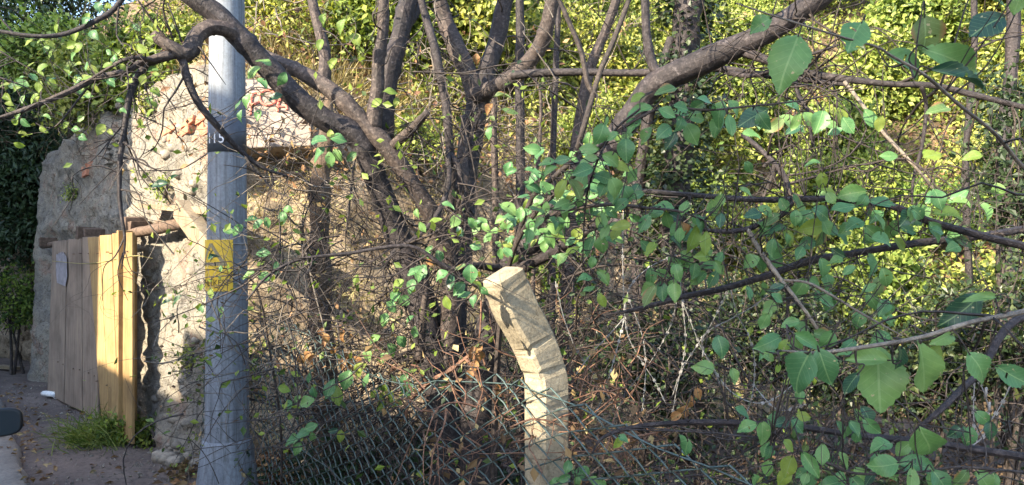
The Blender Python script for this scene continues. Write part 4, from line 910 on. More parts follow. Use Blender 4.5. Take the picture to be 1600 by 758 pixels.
bot = [(1167, 667, 34, 160), (1191, 677, 38, 90), (1220, 660, 28, 170), (1319, 682, 40, 100), (1335, 670, 28, 60), (1377, 696, 40, 170), (1447, 695, 58, 60, 'leaf', 1.25), (1380, 726, 44, 170, 'leaf', 1.1), (1435, 727, 56, 5, 'leaf', .75), (1425, 752, 40, 100), (1232, 696, 26, 40), (1201, 707, 26, 110), (1200, 732, 28, 100), (1232, 730, 36, 110), (1267, 727, 44, 60, 'leaf', .75), (1285, 710, 34, 100), (1317, 722, 32, 70), (1297, 755, 32, 170), (1250, 620, 22, 100), (1255, 650, 24, 10, 'leaf_light'), (1470, 752, 38, 60), (1340, 755, 30), (1500, 748, 34), (1540, 755, 36), (1360, 748, 26), (1072, 700, 28, 100), (1066, 688, 22, 60), (965, 692, 22, 120), (974, 686, 18, 30), (1258, 748, 22), (1180, 752, 24)]
tQ.leaves(bot, 1.35)
for (x0, x1, y0, y1, n_, Y_) in ((1160, 1520, 300, 395, 34, 2.0), (1170, 1390, 405, 520, 22, 1.9), (1150, 1560, 645, 757, 34, 1.5), (1170, 1360, 165, 215, 12, 2.3), (1180, 1330, 525, 560, 8, 1.3)):
    for _ in range(n_): tQ.leaves([(random.uniform(x0, x1), random.uniform(y0, y1), random.uniform(22, 36), random.uniform(10, 170))], Y_ * random.uniform(.92, 1.1))
tQ.leaves([(1077, 628, 22, 100, 'leaf_dry'), (1068, 645, 26, 110, 'leaf_dry'), (1056, 650, 22, 150, 'leaf_dry'), (1090, 615, 20, 80, 'leaf_dry')], 1.75)
tQ.done()

# low seedling at the foot of the post and sprigs on the left of the fence
tF = Plant('fence_seedling', (gz(905, 2.2), 2.2, 0), 'small green seedling in front of the foot of the concrete post', 'seedling')
tF.limb([(912, 1260, 2.2), (908, 900, 2.2), (903, 770, 2.2), (898, 735, 2.2)], [.004, .0035, .003, .0015], 'twig', 'stem', 6)
tF.leaves([(887, 730, 22, 110), (905, 740, 24, 20), (928, 752, 22, 30), (880, 748, 24, 160), (900, 755, 22, 100), (915, 735, 18, 40), (868, 754, 22, 170), (940, 757, 20, 30)], 2.2); tF.done()
tL = Plant('fence_creeper', (gz(590, 3.5), 3.5, 0), 'green creeper hanging through the wire fence left of the post', 'creeper')
tL.limb([(600, 950, 3.55), (610, 760, 3.5), (600, 620, 3.4), (572, 572, 3.3), (545, 590, 3.25), (515, 605, 3.2), (480, 625, 3.2), (450, 635, 3.2)], [.006, .0055, .005, .004, .0035, .003, .002, .001], 'twig', 'stem', 6)
tL.limb([(600, 620, 3.4), (540, 650, 3.3), (500, 665, 3.25), (458, 695, 3.2)], [.004, .003, .0025, .001], 'twig', 'stem', 6)
tL.limb([(585, 640, 3.4), (620, 600, 3.3), (640, 590, 3.25), (655, 500, 3.2), (640, 470, 3.15)], [.003, .003, .0025, .002, .001], 'twig', 'stem', 6)
tL.leaves([(515, 608, 34, 110), (528, 619, 32, 80, 'leaf_light'), (542, 594, 32, 110), (563, 581, 34, 130), (572, 595, 24, 110), (483, 591, 18, 90), (443, 608, 20, 20, 'leaf_light'), (491, 613, 20, 80), (478, 629, 28, 160), (450, 630, 15, 170), (452, 637, 14, 130), (465, 624, 15, 130), (470, 680, 30, 150), (456, 689, 30, 150), (464, 702, 21, 120), (489, 683, 16, 80), (486, 667, 22, 160), (520, 673, 16, 170), (532, 682, 20, 90), (636, 607, 30, 80), (630, 594, 22, 120), (648, 520, 22), (628, 535, 22), (612, 548, 24), (600, 560, 22), (640, 500, 22), (585, 530, 20), (575, 555, 22)], 3.25)
tL.leaves([(584, 617, 16, 150), (595, 636, 20, 140), (596, 620, 16, 110), (609, 616, 16, 80), (615, 630, 18, 60), (602, 607, 16, 120), (594, 606, 13, 170), (623, 628, 15, 30)], 3.3, 'leaf_light'); tL.done()
tB = Plant('verge_creeper', (gz(345, 3.9), 3.9, 0), 'sparse creeper with few dark leaves in front of the grey pole', 'creeper')
tB.limb([(430, 920, 4.0), (440, 700, 3.9), (420, 540, 3.75), (395, 440, 3.65), (340, 432, 3.6), (300, 440, 3.6), (250, 462, 3.6)], [.006, .006, .005, .004, .003, .002, .001], 'twig', 'stem', 6)
tB.limb([(400, 450, 3.65), (410, 405, 3.6), (370, 418, 3.6), (320, 424, 3.6), (262, 455, 3.6)], [.003, .003, .0028, .0024, .001], 'twig', 'stem', 6)
tB.limb([(415, 520, 3.7), (360, 545, 3.65), (290, 580, 3.6), (214, 600, 3.6)], [.003, .0028, .002, .001], 'twig', 'stem', 6)
tB.limb([(425, 560, 3.75), (350, 640, 3.6), (312, 705, 3.55)], [.003, .0025, .001], 'twig', 'stem', 6)
tB.limb([(418, 530, 3.7), (340, 545, 3.65), (280, 560, 3.6), (240, 575, 3.6)], [.003, .0025, .002, .001], 'twig', 'stem', 6)
tB.sprigs(22, .28, .002, .1, .3, 2, .05)
tB.leaves([(433, 419, 24, 100), (414, 432, 24, 20), (398, 449, 16, 120), (411, 395, 24, 0), (388, 430, 22, 150), (370, 360, 24, 140, 'leaf'), (332, 403, 22, 170, 'leaf_dark', .5), (345, 420, 12, 90), (258, 473, 22, 160, 'leaf_dark', .6), (276, 470, 24, 130, 'leaf_dark', .6), (330, 458, 18, 80), (314, 482, 16, 60), (346, 485, 12, 90), (358, 362, 20, 20), (375, 420, 14, 130)], 3.6); tB.done()

# ------------------------------------------------------------------ foliage masses
def add_leaves(mb, C, D, N, size, wid=.55, fold=.22):
    n = len(C); D = D / (np.linalg.norm(D, axis=1)[:, None] + 1e-9); N = N - D * (N * D).sum(1)[:, None]; N /= np.linalg.norm(N, axis=1)[:, None] + 1e-9
    S = np.cross(N, D); size = np.asarray(size)[:, None]
    b = C; t = C + D * size; m_ = C + D * size * .45
    r_ = m_ + S * size * wid * .5 + N * size * fold * .4; l_ = m_ - S * size * wid * .5 + N * size * fold * .4
    V = np.stack([b, r_, t, l_], 1).reshape(-1, 3); i = np.arange(n) * 4
    F = np.stack([np.stack([i, i + 1, i + 2], -1), np.stack([i, i + 2, i + 3], -1)], 1).reshape(-1, 3)
    mb.add(V, [F], tint=np.repeat(rng.random(n), 2))
def mass(c, rad, ntwig, per, size, up=.4, wig=.3, seed=0, stem=None, inner=.25, out_bias=None, wid=.55):
    """foliage carried on twigs that fan out of the middle: returns leaf mesh and twig mesh builders"""
    g = np.random.default_rng(seed); lv = MB(); tw = MB(); c = np.asarray(c, float); rad = np.asarray(rad, float)
    st = c - [0, 0, rad[2] * .9] if stem is None else np.asarray(stem, float)
    CC, DD, NN = [], [], []
    for _ in range(ntwig):
        u = g.standard_normal(3); u /= np.linalg.norm(u)
        if out_bias is not None and np.dot(u, out_bias) < g.uniform(-1.1, .2): u = -u
        lump_ = .72 + .5 * mnoise.noise(Vector(u * 1.9) + Vector((seed * 2.7, 0, 0)))
        e = c + u * rad * lump_ * g.uniform(inner, 1) ** .4
        s0 = c + (st - c) * g.uniform(.1, .7) + g.standard_normal(3) * rad * .12
        mid_ = (s0 + e) / 2 + g.standard_normal(3) * rad * .12 + np.array((0, 0, .10 * rad[2]))
        pts = np.array([s0, mid_, e, e + (e - mid_) * .12 + np.array((0, 0, -.03))])
        if g.random() < .35: tube(tw, pts, [.006, .004, .0025, .001], 3, 2, cap=False)
        k = int(per * g.uniform(.6, 1.4)); t = g.uniform(.45, 1.0, k); 
        cp = crom(pts, 6); ii = (t * (len(cp) - 1)).astype(int); base_ = cp[ii] + g.standard_normal((k, 3)) * size * .9
        dr = cp[np.minimum(ii + 1, len(cp) - 1)] - cp[np.maximum(ii - 1, 0)]; dr /= np.linalg.norm(dr, axis=1)[:, None] + 1e-9
        CC.append(base_); DD.append(dr * .6 + g.standard_normal((k, 3)) * .8 + [0, 0, -.15]); NN.append(g.standard_normal((k, 3)) * .6 + [0, 0, up] + u * .4 + np.array(sdir) * (.6 if out_bias is not None else 0))
    C = np.vstack(CC); add_leaves(lv, C, np.vstack(DD), np.vstack(NN), size * g.uniform(.6, 1.35, len(C)), wid)
    return lv, tw
def bush(name, c, rad, ntwig, per, size, leafm, label, cat='shrub', group=None, seed=0, up=.4, stem=None, foot=None, out=None, barkm='twig', wid=.55, stems=3):
    c = np.asarray(c, float); f = np.array((c[0], c[1], c[2] - rad[2])) if foot is None else np.asarray(foot, float)
    root = empty(name, tuple(f), label, cat, group); g = random.Random(seed)
    lv, tw = mass(c, rad, ntwig, per, size, up, .3, seed, f + (c - f) * .4, out_bias=out, wid=wid)
    tag(lv.build('foliage', M[leafm], root), kind='stuff')
    if tw.n: tag(tw.build('twigs', M[barkm], root), kind='stuff')
    for k in range(stems):
        e = c + np.array((g.uniform(-.5, .5) * rad[0], g.uniform(-.5, .5) * rad[1], g.uniform(0, .5) * rad[2])); mb = MB()
        tube(mb, [f + np.array((g.uniform(-.1, .1), g.uniform(-.1, .1), -.1)), f + (e - f) * .5 + np.array((g.uniform(-.1, .1), g.uniform(-.1, .1), 0)), e], [.022, .015, .007], 6, 5, .08)
        mb.build('stem', M[barkm], root, True)
    return root
sund = np.array(sdir)
# the sunlit bank of shrubs on the right
k = 0
for row, (d, xs_) in enumerate([(.15, np.arange(.7, 8.2, .95)), (1.0, np.arange(-1.5, 8.6, .95)), (2.0, np.arange(-2.6, 9.5, 1.05)), (3.1, np.arange(-2.2, 10, 1.2)), (4.3, np.arange(-2.6, 11, 1.4)), (5.6, np.arange(-3.0, 11, 1.7))]):
    for x in xs_:
        x = x + random.uniform(-.25, .25); p = hill_pt(x, d + random.uniform(-.2, .2)); r_ = random.uniform(.55, .85) * (1 + .10 * row)
        c = p + np.array((0, -.15, r_ * .55)); k += 1
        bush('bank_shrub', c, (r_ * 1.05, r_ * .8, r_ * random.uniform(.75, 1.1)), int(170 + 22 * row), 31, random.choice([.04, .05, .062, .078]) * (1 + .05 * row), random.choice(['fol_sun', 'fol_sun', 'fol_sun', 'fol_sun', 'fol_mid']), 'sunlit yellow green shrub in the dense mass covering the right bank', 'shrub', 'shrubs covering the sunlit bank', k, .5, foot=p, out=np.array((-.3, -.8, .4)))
# scattered dry shrubs and growth on the left and centre of the bank
for i, (x, d, r_, mt) in enumerate([(-3.6, .5, .6, 'fol_sun'), (-2.6, .9, .5, 'fol_sun'), (-1.8, 1.9, .6, 'fol_sun'), (-.9, 1.2, .45, 'fol_sun'), (-3.0, 2.2, .8, 'fol_mid'), (-1.9, 3.4, .9, 'fol_sun'), (-4.4, 1.6, .9, 'fol_sun'), (-3.5, 3.8, 1.1, 'fol_mid'), (-5.4, 3.0, 1.2, 'fol_mid'), (.2, .9, .45, 'fol_sun')]):
    p = hill_pt(x, d); bush('slope_shrub', p + np.array((0, -.1, r_ * .5)), (r_, r_ * .8, r_ * .85), 110, 15, .06, mt, 'thin yellowing shrub growing on the bank above the rendered wall', 'shrub', 'thin shrubs on the upper bank', 60 + i, .5, foot=p, out=np.array((-.3, -.8, .4)))
for q, (px, py, Y, r_, lab) in enumerate([(650, 230, 6.3, .4, 'lit shrub behind the fork of the plum tree'), (450, 60, 7.0, .6, 'lit shrub above the graffiti slab'), (560, 60, 7.2, .6, 'lit shrub behind the upright plum stems'), (690, 120, 7.3, .6, 'lit shrub behind the forked tree'), (880, 420, 6.6, .4, 'low lit shrub behind the concrete post tip')]):
    c = P(px, py, Y); bush('face_shrub', c, (r_, r_ * .6, r_ * .9), 75, 13, .05, 'fol_sun' if q % 2 else 'fol_mid', lab, 'shrub', None, 160 + q, .5, foot=c + np.array((.05, .35, -r_ * .6)), out=np.array((-.3, -.8, .4)))
# bright shrub spilling over the top of the rendered wall
for i, (px, py, Y, r_, lab) in enumerate([(150, 135, 8.3, .85, 'bright leafy shrub spilling over the top of the rendered wall'), (235, 95, 7.6, .7, 'lime green shrub above the wall just left of the cut branch'), (70, 90, 8.6, .8, 'sunlit shrub at the upper left behind the bare branches')]):
    c = P(px, py, Y); bush('wall_top_shrub', c, (r_, r_ * .6, r_ * .8), 230, 18, .075, 'fol_sun', lab, 'shrub', None, 80 + i, .5, foot=c + [0.15, .35, -r_ * .8], out=np.array((-.3, -.8, .3)))
# dark evergreens at the far left, in the shade
for i, (px, py, Y, r_, h_, lab) in enumerate([(20, 120, 11.5, 1.6, 2.9, 'tall dark evergreen at the far left edge'), (-90, 240, 10.5, 1.5, 2.6, 'dark evergreen half outside the left edge'), (45, 300, 10.6, .9, 1.6, 'dark ivy covered bush hugging the left end of the wall'), (90, -10, 12.5, 1.9, 2.6, 'dark evergreen crown behind the bare left branches')]):
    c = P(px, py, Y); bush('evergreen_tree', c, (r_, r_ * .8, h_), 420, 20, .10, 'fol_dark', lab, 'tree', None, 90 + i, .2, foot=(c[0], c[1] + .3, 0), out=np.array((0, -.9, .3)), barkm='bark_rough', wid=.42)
bush('roadside_weeds', P(20, 470, 10.2), (.65, .5, .55), 160, 16, .06, 'fol_mid', 'low green weeds beyond the left end of the wall', 'weeds', None, 97, .5, foot=(P(20, 470, 10.2)[0], 10.3, 0))
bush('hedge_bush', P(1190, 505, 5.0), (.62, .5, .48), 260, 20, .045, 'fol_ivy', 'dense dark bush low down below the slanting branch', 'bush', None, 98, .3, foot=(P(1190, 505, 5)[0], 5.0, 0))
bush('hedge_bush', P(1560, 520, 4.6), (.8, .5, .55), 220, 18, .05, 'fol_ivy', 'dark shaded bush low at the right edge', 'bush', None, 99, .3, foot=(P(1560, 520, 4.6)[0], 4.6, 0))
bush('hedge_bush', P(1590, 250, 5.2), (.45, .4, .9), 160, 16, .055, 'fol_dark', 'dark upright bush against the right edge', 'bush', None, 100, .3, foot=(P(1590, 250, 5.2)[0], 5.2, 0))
for q, (px, py, Y, r_, lab) in enumerate([(1320, 560, 5.2, .55, 'low dark bush added for shade behind the biggest right leaves'), (1440, 590, 5.0, .5, 'low dark bush added for shade behind the grey slanting twig'), (1010, 560, 5.6, .45, 'low dark bush added for shade behind the razor wire loops')]):  # dark bushes added to darken ground that should lie in shade
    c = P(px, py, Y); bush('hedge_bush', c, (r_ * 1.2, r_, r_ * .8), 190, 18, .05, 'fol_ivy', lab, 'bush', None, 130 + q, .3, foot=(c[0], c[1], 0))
# ivy clad trunk
it = Plant('ivy_tree', (gz(1062, 6.0), 6.0, 0), 'ivy clad dark trunk behind the spray of green leaves', 'tree')
it.limb([(1075, 730, 6.0), (1068, 560, 6.0), (1060, 400, 6.0), (1058, 300, 6.0), (1062, 200, 6.0), (1070, 90, 6.0), (1085, -60, 6.0)], [.15, .14, .13, .125, .12, .115, .11], 'bark', 'trunk', 14, 8, .1)
it.limb([(990, 730, 6.2), (1000, 500, 6.2), (995, 330, 6.2), (1010, 200, 6.1), (1050, 60, 6.0)], [.07, .06, .055, .05, .04], 'bark', 'trunk', 10, 7, .1)
lv = MB(); cp = it.paths[0][0]
for z0 in range(1100):
    p = cp[random.randint(3, len(cp) - 1)]; a = random.uniform(0, 2 * math.pi); rr = .12 + abs(random.gauss(0, .11))
    C = p + np.array((math.cos(a) * rr, math.sin(a) * rr, random.uniform(-.1, .1))) + rng.standard_normal((9, 3)) * .05
    add_leaves(lv, C, rng.standard_normal((9, 3)) * .6 + [math.cos(a), math.sin(a), -.4], rng.standard_normal((9, 3)) * .4 + [math.cos(a), math.sin(a), .6], np.full(9, .055), .8)
tag(lv.build('ivy', M['fol_ivy'], it.root), kind='stuff'); it.sprigs(20, .7, .008, .2, .2, 2); it.done()
for i, (px, Y, r_, lab) in enumerate([(1575, 6.2, .06, 'dark trunk among the shrubs at the right edge'), (1515, 6.6, .03, 'thin pale trunk among the shrubs near the right edge')]):
    t_ = Plant('background_tree', (gz(px, Y), Y, 0), lab, 'tree'); t_.limb([(px + 4, 700, Y), (px, 450, Y), (px - 6, 250, Y), (px + 8, 60, Y), (px, -60, Y)], [r_ * 1.2, r_ * 1.1, r_, r_ * .9, r_ * .8], 'bark', 'trunk', 10); t_.sprigs(14, .8, .008); t_.done()

# ------------------------------------------------------------------ brambles, dry stems, grass, litter
def tangle(name, boxes, n, L, r0, m, label, cat, seed, up=.5, droop=.35, leafn=0, leafm='fol_dark', group=None, lsize=.03):
    g = np.random.default_rng(seed); mb = MB(); lv = MB(); f = None
    for _ in range(n):
        b = boxes[int(g.integers(len(boxes)))]; p = np.array([g.uniform(b[k], b[k + 3]) for k in range(3)]); 
        if f is None: f = p.copy(); f[2] = 0
        d = g.standard_normal(3) * [1, .7, .8] + [0, 0, up]; d /= np.linalg.norm(d); ln = L * g.uniform(.35, 1.2); pts = [p]
        for k in range(6):
            d = d + .28 * g.standard_normal(3) + [0, 0, -droop * .3]; d /= np.linalg.norm(d); p = p + d * ln / 6; p[2] = max(p[2], .02); pts.append(p)
        r_ = r0 * g.uniform(.5, 1.3); tube(mb, pts, np.linspace(r_, r_ * .35, 7), 4, 2, cap=False)
        for q in range(int(g.integers(0, 3))):
            s = pts[int(g.integers(1, 6))]; dd = g.standard_normal(3) + d; dd /= np.linalg.norm(dd)
            tube(mb, [s, s + dd * ln * .15 + .01 * g.standard_normal(3), s + dd * ln * .28 + .03 * g.standard_normal(3)], [r_ * .5, r_ * .4, r_ * .2], 3, 2, cap=False)
        if leafn:
            C = np.array(pts)[g.integers(1, 7, leafn)] + g.standard_normal((leafn, 3)) * .02
            add_leaves(lv, C, g.standard_normal((leafn, 3)), g.standard_normal((leafn, 3)) + [0, -.3, .8], lsize * g.uniform(.6, 1.4, leafn), .6)
    root = empty(name, tuple(f), label, cat, group)
    tag(mb.build('stems', M[m], root, True), kind='stuff')
    if lv.n: tag(lv.build('leaves', M[leafm], root), kind='stuff')
    return root
tangle('bramble_thicket', [(-1.55, 4.1, .05, -.5, 5.2, 1.3), (-1.6, 4.4, .05, -.3, 5.4, 1.1), (-1.5, 3.9, .4, -.3, 4.8, 1.9)], 400, .85, .0048, 'twig', 'tangle of thin dark bare stems right of the grey pole', 'brambles', 1, leafn=3, leafm='litter')
tangle('bramble_thicket', [(-.75, 3.4, .1, .25, 4.4, 1.45), (-.6, 4.2, .1, .5, 5.2, 1.5)], 210, .8, .005, 'twig', 'tangle of bare stems round the foot of the plum tree', 'brambles', 2, leafn=2, leafm='fol_dark')
tangle('bramble_thicket', [(.2, 3.0, .2, 1.2, 4.6, 1.45), (.1, 2.8, .9, .7, 3.4, 1.7)], 190, .8, .0045, 'twig', 'tangle of bare stems right of the concrete post', 'brambles', 3, leafn=6, leafm='fol_dark')
tangle('bramble_thicket', [(1.0, 2.6, .2, 2.6, 4.6, 1.0), (1.4, 3.0, .5, 3.2, 4.8, 1.6)], 170, .9, .0045, 'twig', 'tangle of thin stems behind the big right leaves', 'brambles', 4, leafn=9, leafm='fol_dark')
tangle('dry_twig_tangle', [(-.35, 2.2, .75, .05, 3.0, 1.25), (.08, 2.1, .95, .4, 2.6, 1.3)], 110, .4, .003, 'twig_red', 'reddish dry twigs caught on the fence beside the post', 'dry twigs', 5, leafn=2, leafm='litter', lsize=.035)
tangle('dry_twig_tangle', [(-1.3, 3.6, .85, -.5, 4.2, 1.25)], 34, .6, .003, 'twig_pale', 'pale dry stems with curled leaves left of the creeper', 'dry twigs', 6, leafn=2, leafm='litter', lsize=.035)
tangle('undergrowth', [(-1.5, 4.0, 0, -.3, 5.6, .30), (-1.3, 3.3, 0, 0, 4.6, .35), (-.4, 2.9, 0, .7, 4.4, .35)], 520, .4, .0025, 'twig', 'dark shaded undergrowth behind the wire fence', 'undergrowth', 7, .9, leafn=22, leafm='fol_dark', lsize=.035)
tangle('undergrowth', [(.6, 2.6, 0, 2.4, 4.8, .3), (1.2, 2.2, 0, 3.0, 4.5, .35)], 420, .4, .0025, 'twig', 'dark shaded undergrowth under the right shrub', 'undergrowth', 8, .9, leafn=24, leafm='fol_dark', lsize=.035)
tangle('wall_vine', [(-2.45, 5.6, .2, -2.1, 6.0, 1.5)], 60, .5, .003, 'twig', 'small leaved vine growing at the wall corner left of the pole', 'vine', 9, .9, leafn=16, leafm='fol_mid', lsize=.04)
tangle('twig_screen', [(-1.25, 2.7, .75, .1, 3.3, 1.75), (.2, 2.5, .8, 1.3, 3.2, 1.9), (-.9, 2.9, 1.2, .6, 3.5, 2.3)], 340, .6, .0028, 'twig', 'screen of fine bare twigs in front of the trunks', 'twigs', 31, .1, .2, leafn=2, leafm='fol_mid', lsize=.035)
tangle('twig_screen', [(-1.9, 3.3, 1.0, -1.0, 3.9, 2.4), (-1.0, 3.2, 1.6, .2, 3.8, 2.9)], 110, .6, .003, 'twig_pale', 'pale fine twigs between the pole and the arching limb', 'twigs', 32, .1, .2, leafn=2, leafm='fol_mid', lsize=.04)
def bank_boxes(x0, x1, d0, d1, n):
    out = []
    for _ in range(n):
        p = hill_pt(random.uniform(x0, x1), random.uniform(d0, d1)); out.append((p[0] - .2, p[1] - .5, p[2] - .1, p[0] + .2, p[1] - .1, p[2] + .5))
    return out
tangle('bank_twigs', bank_boxes(-2.6, 1.5, -.4, 2.6, 60), 330, 1.1, .007, 'twig_pale', 'pale dry stalks crossing the sunlit bank behind the trees', 'dry twigs', 21, .3, leafn=3, leafm='litter', lsize=.06)
tangle('bank_twigs', bank_boxes(1.0, 7.5, 0, 3.5, 60), 190, 1.2, .006, 'twig', 'thin dark stems standing among the bank shrubs', 'dry twigs', 22, .6, leafn=3, leafm='fol_mid', lsize=.06)
tangle('bank_twigs', bank_boxes(-2.6, .9, -.7, 0, 50), 140, .7, .005, 'twig', 'dark rootlets and stems hanging on the earth face', 'dry twigs', 23, -.2, leafn=3, leafm='litter', lsize=.06)
# a thick pale dead branch curling over the fence
mb = MB(); tube(mb, [P(632, 660, 3.0), P(640, 628, 2.98), P(668, 600, 2.95), P(702, 580, 2.9), P(728, 560, 2.88), P(748, 548, 2.85), P(760, 575, 2.85)], [.004, .007, .0085, .009, .008, .006, .002], 8, 6, .2)
tube(mb, [P(728, 560, 2.88), P(745, 585, 2.9), P(752, 610, 2.92)], [.009, .007, .003], 6, 4, .1); tube(mb, [P(668, 600, 2.95), P(655, 575, 2.9), P(642, 570, 2.9)], [.008, .006, .003], 6, 4, .1)
tag(mb.build('dead_branch', M['twig_red'], None, True), 'curled reddish dead branch caught in the wire fence', 'branch')
# dry leaves on the dead stems
dl_ = empty('dry_leaf_sprig', tuple(P(505, 540, 3.6)), 'withered orange brown leaves hanging left of the dead branch', 'dry leaves')
mb = MB(); c_ = tube(mb, [P(478, 395, 3.75), P(490, 450, 3.7), P(508, 520, 3.6), P(512, 545, 3.6), P(560, 550, 3.6), P(640, 535, 3.6)], [.004, .004, .0035, .003, .0025, .001], 5, 5)[0]; mb.build('stem', M['twig_pale'], dl_, True)
for (x, y, L, a) in [(504, 520, 18, 100), (510, 528, 16, 60), (507, 538, 15, 120), (532, 520, 14, 80), (536, 528, 15, 100), (548, 528, 12, 90), (480, 558, 22, 150), (472, 562, 20, 80), (488, 562, 18, 110), (520, 548, 14, 90), (545, 562, 24, 100), (536, 570, 22, 130), (556, 566, 22, 60), (548, 580, 22, 90), (540, 556, 18, 120)]: put_leaf(dl_, x, y, L, a, 3.55, 'leaf_dry')
dl_ = empty('dry_leaf_sprig', tuple(P(740, 560, 2.8)), 'withered tan leaves clinging beside the left edge of the post', 'dry leaves')
mb = MB(); tube(mb, [P(752, 470, 2.75), P(750, 520, 2.75), P(742, 560, 2.78), P(735, 600, 2.8)], [.004, .0035, .003, .001], 5, 5); mb.build('stem', M['twig_red'], dl_, True)
for (x, y, L, a) in [(738, 552, 22, 100), (746, 560, 18, 60), (742, 572, 20, 120), (752, 556, 16, 80), (735, 585, 18, 90), (780, 615, 16, 90), (778, 606, 14, 60), (748, 545, 16, 130)]: put_leaf(dl_, x, y, L, a, 2.75, 'leaf_dry')

# dry straw on the bank
mb = MB(); n = 15000; C = np.zeros((n, 3))
for i in range(n):
    x = random.triangular(-4.2, 3.0, -1.6); d = random.choice([random.uniform(.0, 1.2), random.uniform(0, 4.5)]); C[i] = hill_pt(x, d); C[i] += [0, -.02, .22 * 0.92 * fbm((C[i][0], C[i][1], C[i][2] * 1.6), 1.1, 5) * .8 - .01]
D = rng.standard_normal((n, 3)) * [.7, .5, .5] + [0, -.5, .55]
add_leaves(mb, C, D, rng.standard_normal((n, 3)) + [0, -1, .3], rng.uniform(.08, .34, n), .035, .0)
tag(mb.build('dry_grass', M['straw']), 'pale dry grass and straw on the sunlit bank', 'grass', kind='stuff')
mb = MB(); n = 9000; C = np.zeros((n, 3))                     # fallen leaves lying on the bank
for i in range(n):
    x = random.uniform(-3.6, 7); C[i] = hill_pt(x, random.uniform(0, 4.0)) + [0, -.03, .03 + .15 * fbm((x, i % 7, 0), 1, 2)]
add_leaves(mb, C, rng.standard_normal((n, 3)), rng.standard_normal((n, 3)) * .6 + [0, -.5, .8], rng.uniform(.05, .10, n), .6)
tag(mb.build('fallen_leaves', M['litter']), 'brown fallen leaves on the sunlit bank', 'leaves', kind='stuff')
# face growth: short dry tufts hanging on the rock face in the centre
mb = MB(); n = 16000; C = np.zeros((n, 3)); 
for i in range(n):
    q = random.randint(np.searchsorted(hs, hl[6]), np.searchsorted(hs, hl[10]) - 1); j = random.randint(3, len(tf) + 4); C[i] = (HX[q, j], HY[q, j] - .01, HZ[q, j])
keep = np.array([fbm(c, 1.6, 3) > -.12 for c in C]); C = C[keep]; n = len(C)
add_leaves(mb, C, rng.standard_normal((n, 3)) * [.7, .4, .6] + [0, -.5, .1], rng.standard_normal((n, 3)) + [0, -1, .3], rng.uniform(.05, .22, n), .05, .0)
tag(mb.build('hanging_grass', M['straw']), 'dry tufts and roots hanging on the earth face', 'grass', kind='stuff')
# low creeping plants that cover the bank between the shrubs
for nm, n, x0, x1, mt, lab in (('ground_cover', 42000, -1.2, 9.0, 'fol_sun', 'low yellow green creeping plants covering the right bank'), ('ground_cover', 16000, .2, 9.0, 'fol_mid', 'low mid green creeping plants covering the right bank')):
    mb = MB(); xs_ = rng.uniform(x0, x1, n); ds_ = rng.uniform(.0, 7.5, n) ** 1.0; C = np.array([hill_pt(x_, d_) for x_, d_ in zip(xs_, ds_)])
    off = np.array([.22 * .8 * fbm((c_[0], c_[1], c_[2] * 1.6), 1.1, 3) for c_ in C]); C[:, 2] += off + np.abs(rng.normal(0, .10, n)); C[:, 1] -= np.abs(rng.normal(.06, .10, n))
    add_leaves(mb, C, rng.standard_normal((n, 3)), rng.standard_normal((n, 3)) * .6 + [0, -.2, .5] + np.array(sdir) * .5, rng.uniform(.04, .095, n), .6)
    tag(mb.build(nm, M[mt]), lab, 'ground cover', kind='stuff')
# litter on the verge
def litter(name, n, fn, size, label, m='litter'):
    mb = MB(); C = np.array([fn() for _ in range(n)]); k = len(C)
    add_leaves(mb, C, rng.standard_normal((k, 3)) * [1, 1, .25], rng.standard_normal((k, 3)) * .45 + [0, 0, 1], rng.uniform(size * .6, size * 1.4, k), .6, .5); return tag(mb.build(name, M[m]), label, 'leaves', kind='stuff')
def verge_pt():
    q = line_pt(random.uniform(1.5, 10), random.uniform(-1.5, .1)); q[2] = ground_z(q[0], q[1]) + .012; return q
litter('fallen_leaves', 260, verge_pt, .055, 'scattered dry leaves on the dirt verge')
def pile_pt():
    x = random.gauss(-1.78, .22); y = random.gauss(5.45, .35); return np.array((x, y, ground_z(x, y) + .02 + .16 * math.exp(-((x + 1.78) / .25) ** 2 - ((y - 5.45) / .4) ** 2) * random.random()))
litter('leaf_pile', 900, pile_pt, .075, 'heap of brown dead leaves right of the pole foot')
def edge_pt():
    q = E0 + ev * random.uniform(-1, 4) + en * random.gauss(-.05, .07); return np.array((q[0], q[1], .085))
litter('edge_leaves', 160, edge_pt, .05, 'dry leaves gathered along the road edge')
def corner_pt():
    x = random.gauss(-2.42, .12); y = random.gauss(5.75, .25); return np.array((x, y, ground_z(x, y) + .02 + random.random() * .05))
litter('corner_leaves', 260, corner_pt, .06, 'brown leaves in the corner left of the pole foot')
def under_pt():
    x = random.uniform(-1.5, 4.5); y = random.uniform(3, 8); return np.array((x, y, ground_z(x, y) + .02 + random.random() * .03))
litter('woodland_litter', 9000, under_pt, .06, 'brown leaf litter under the trees', 'litter_shaded')
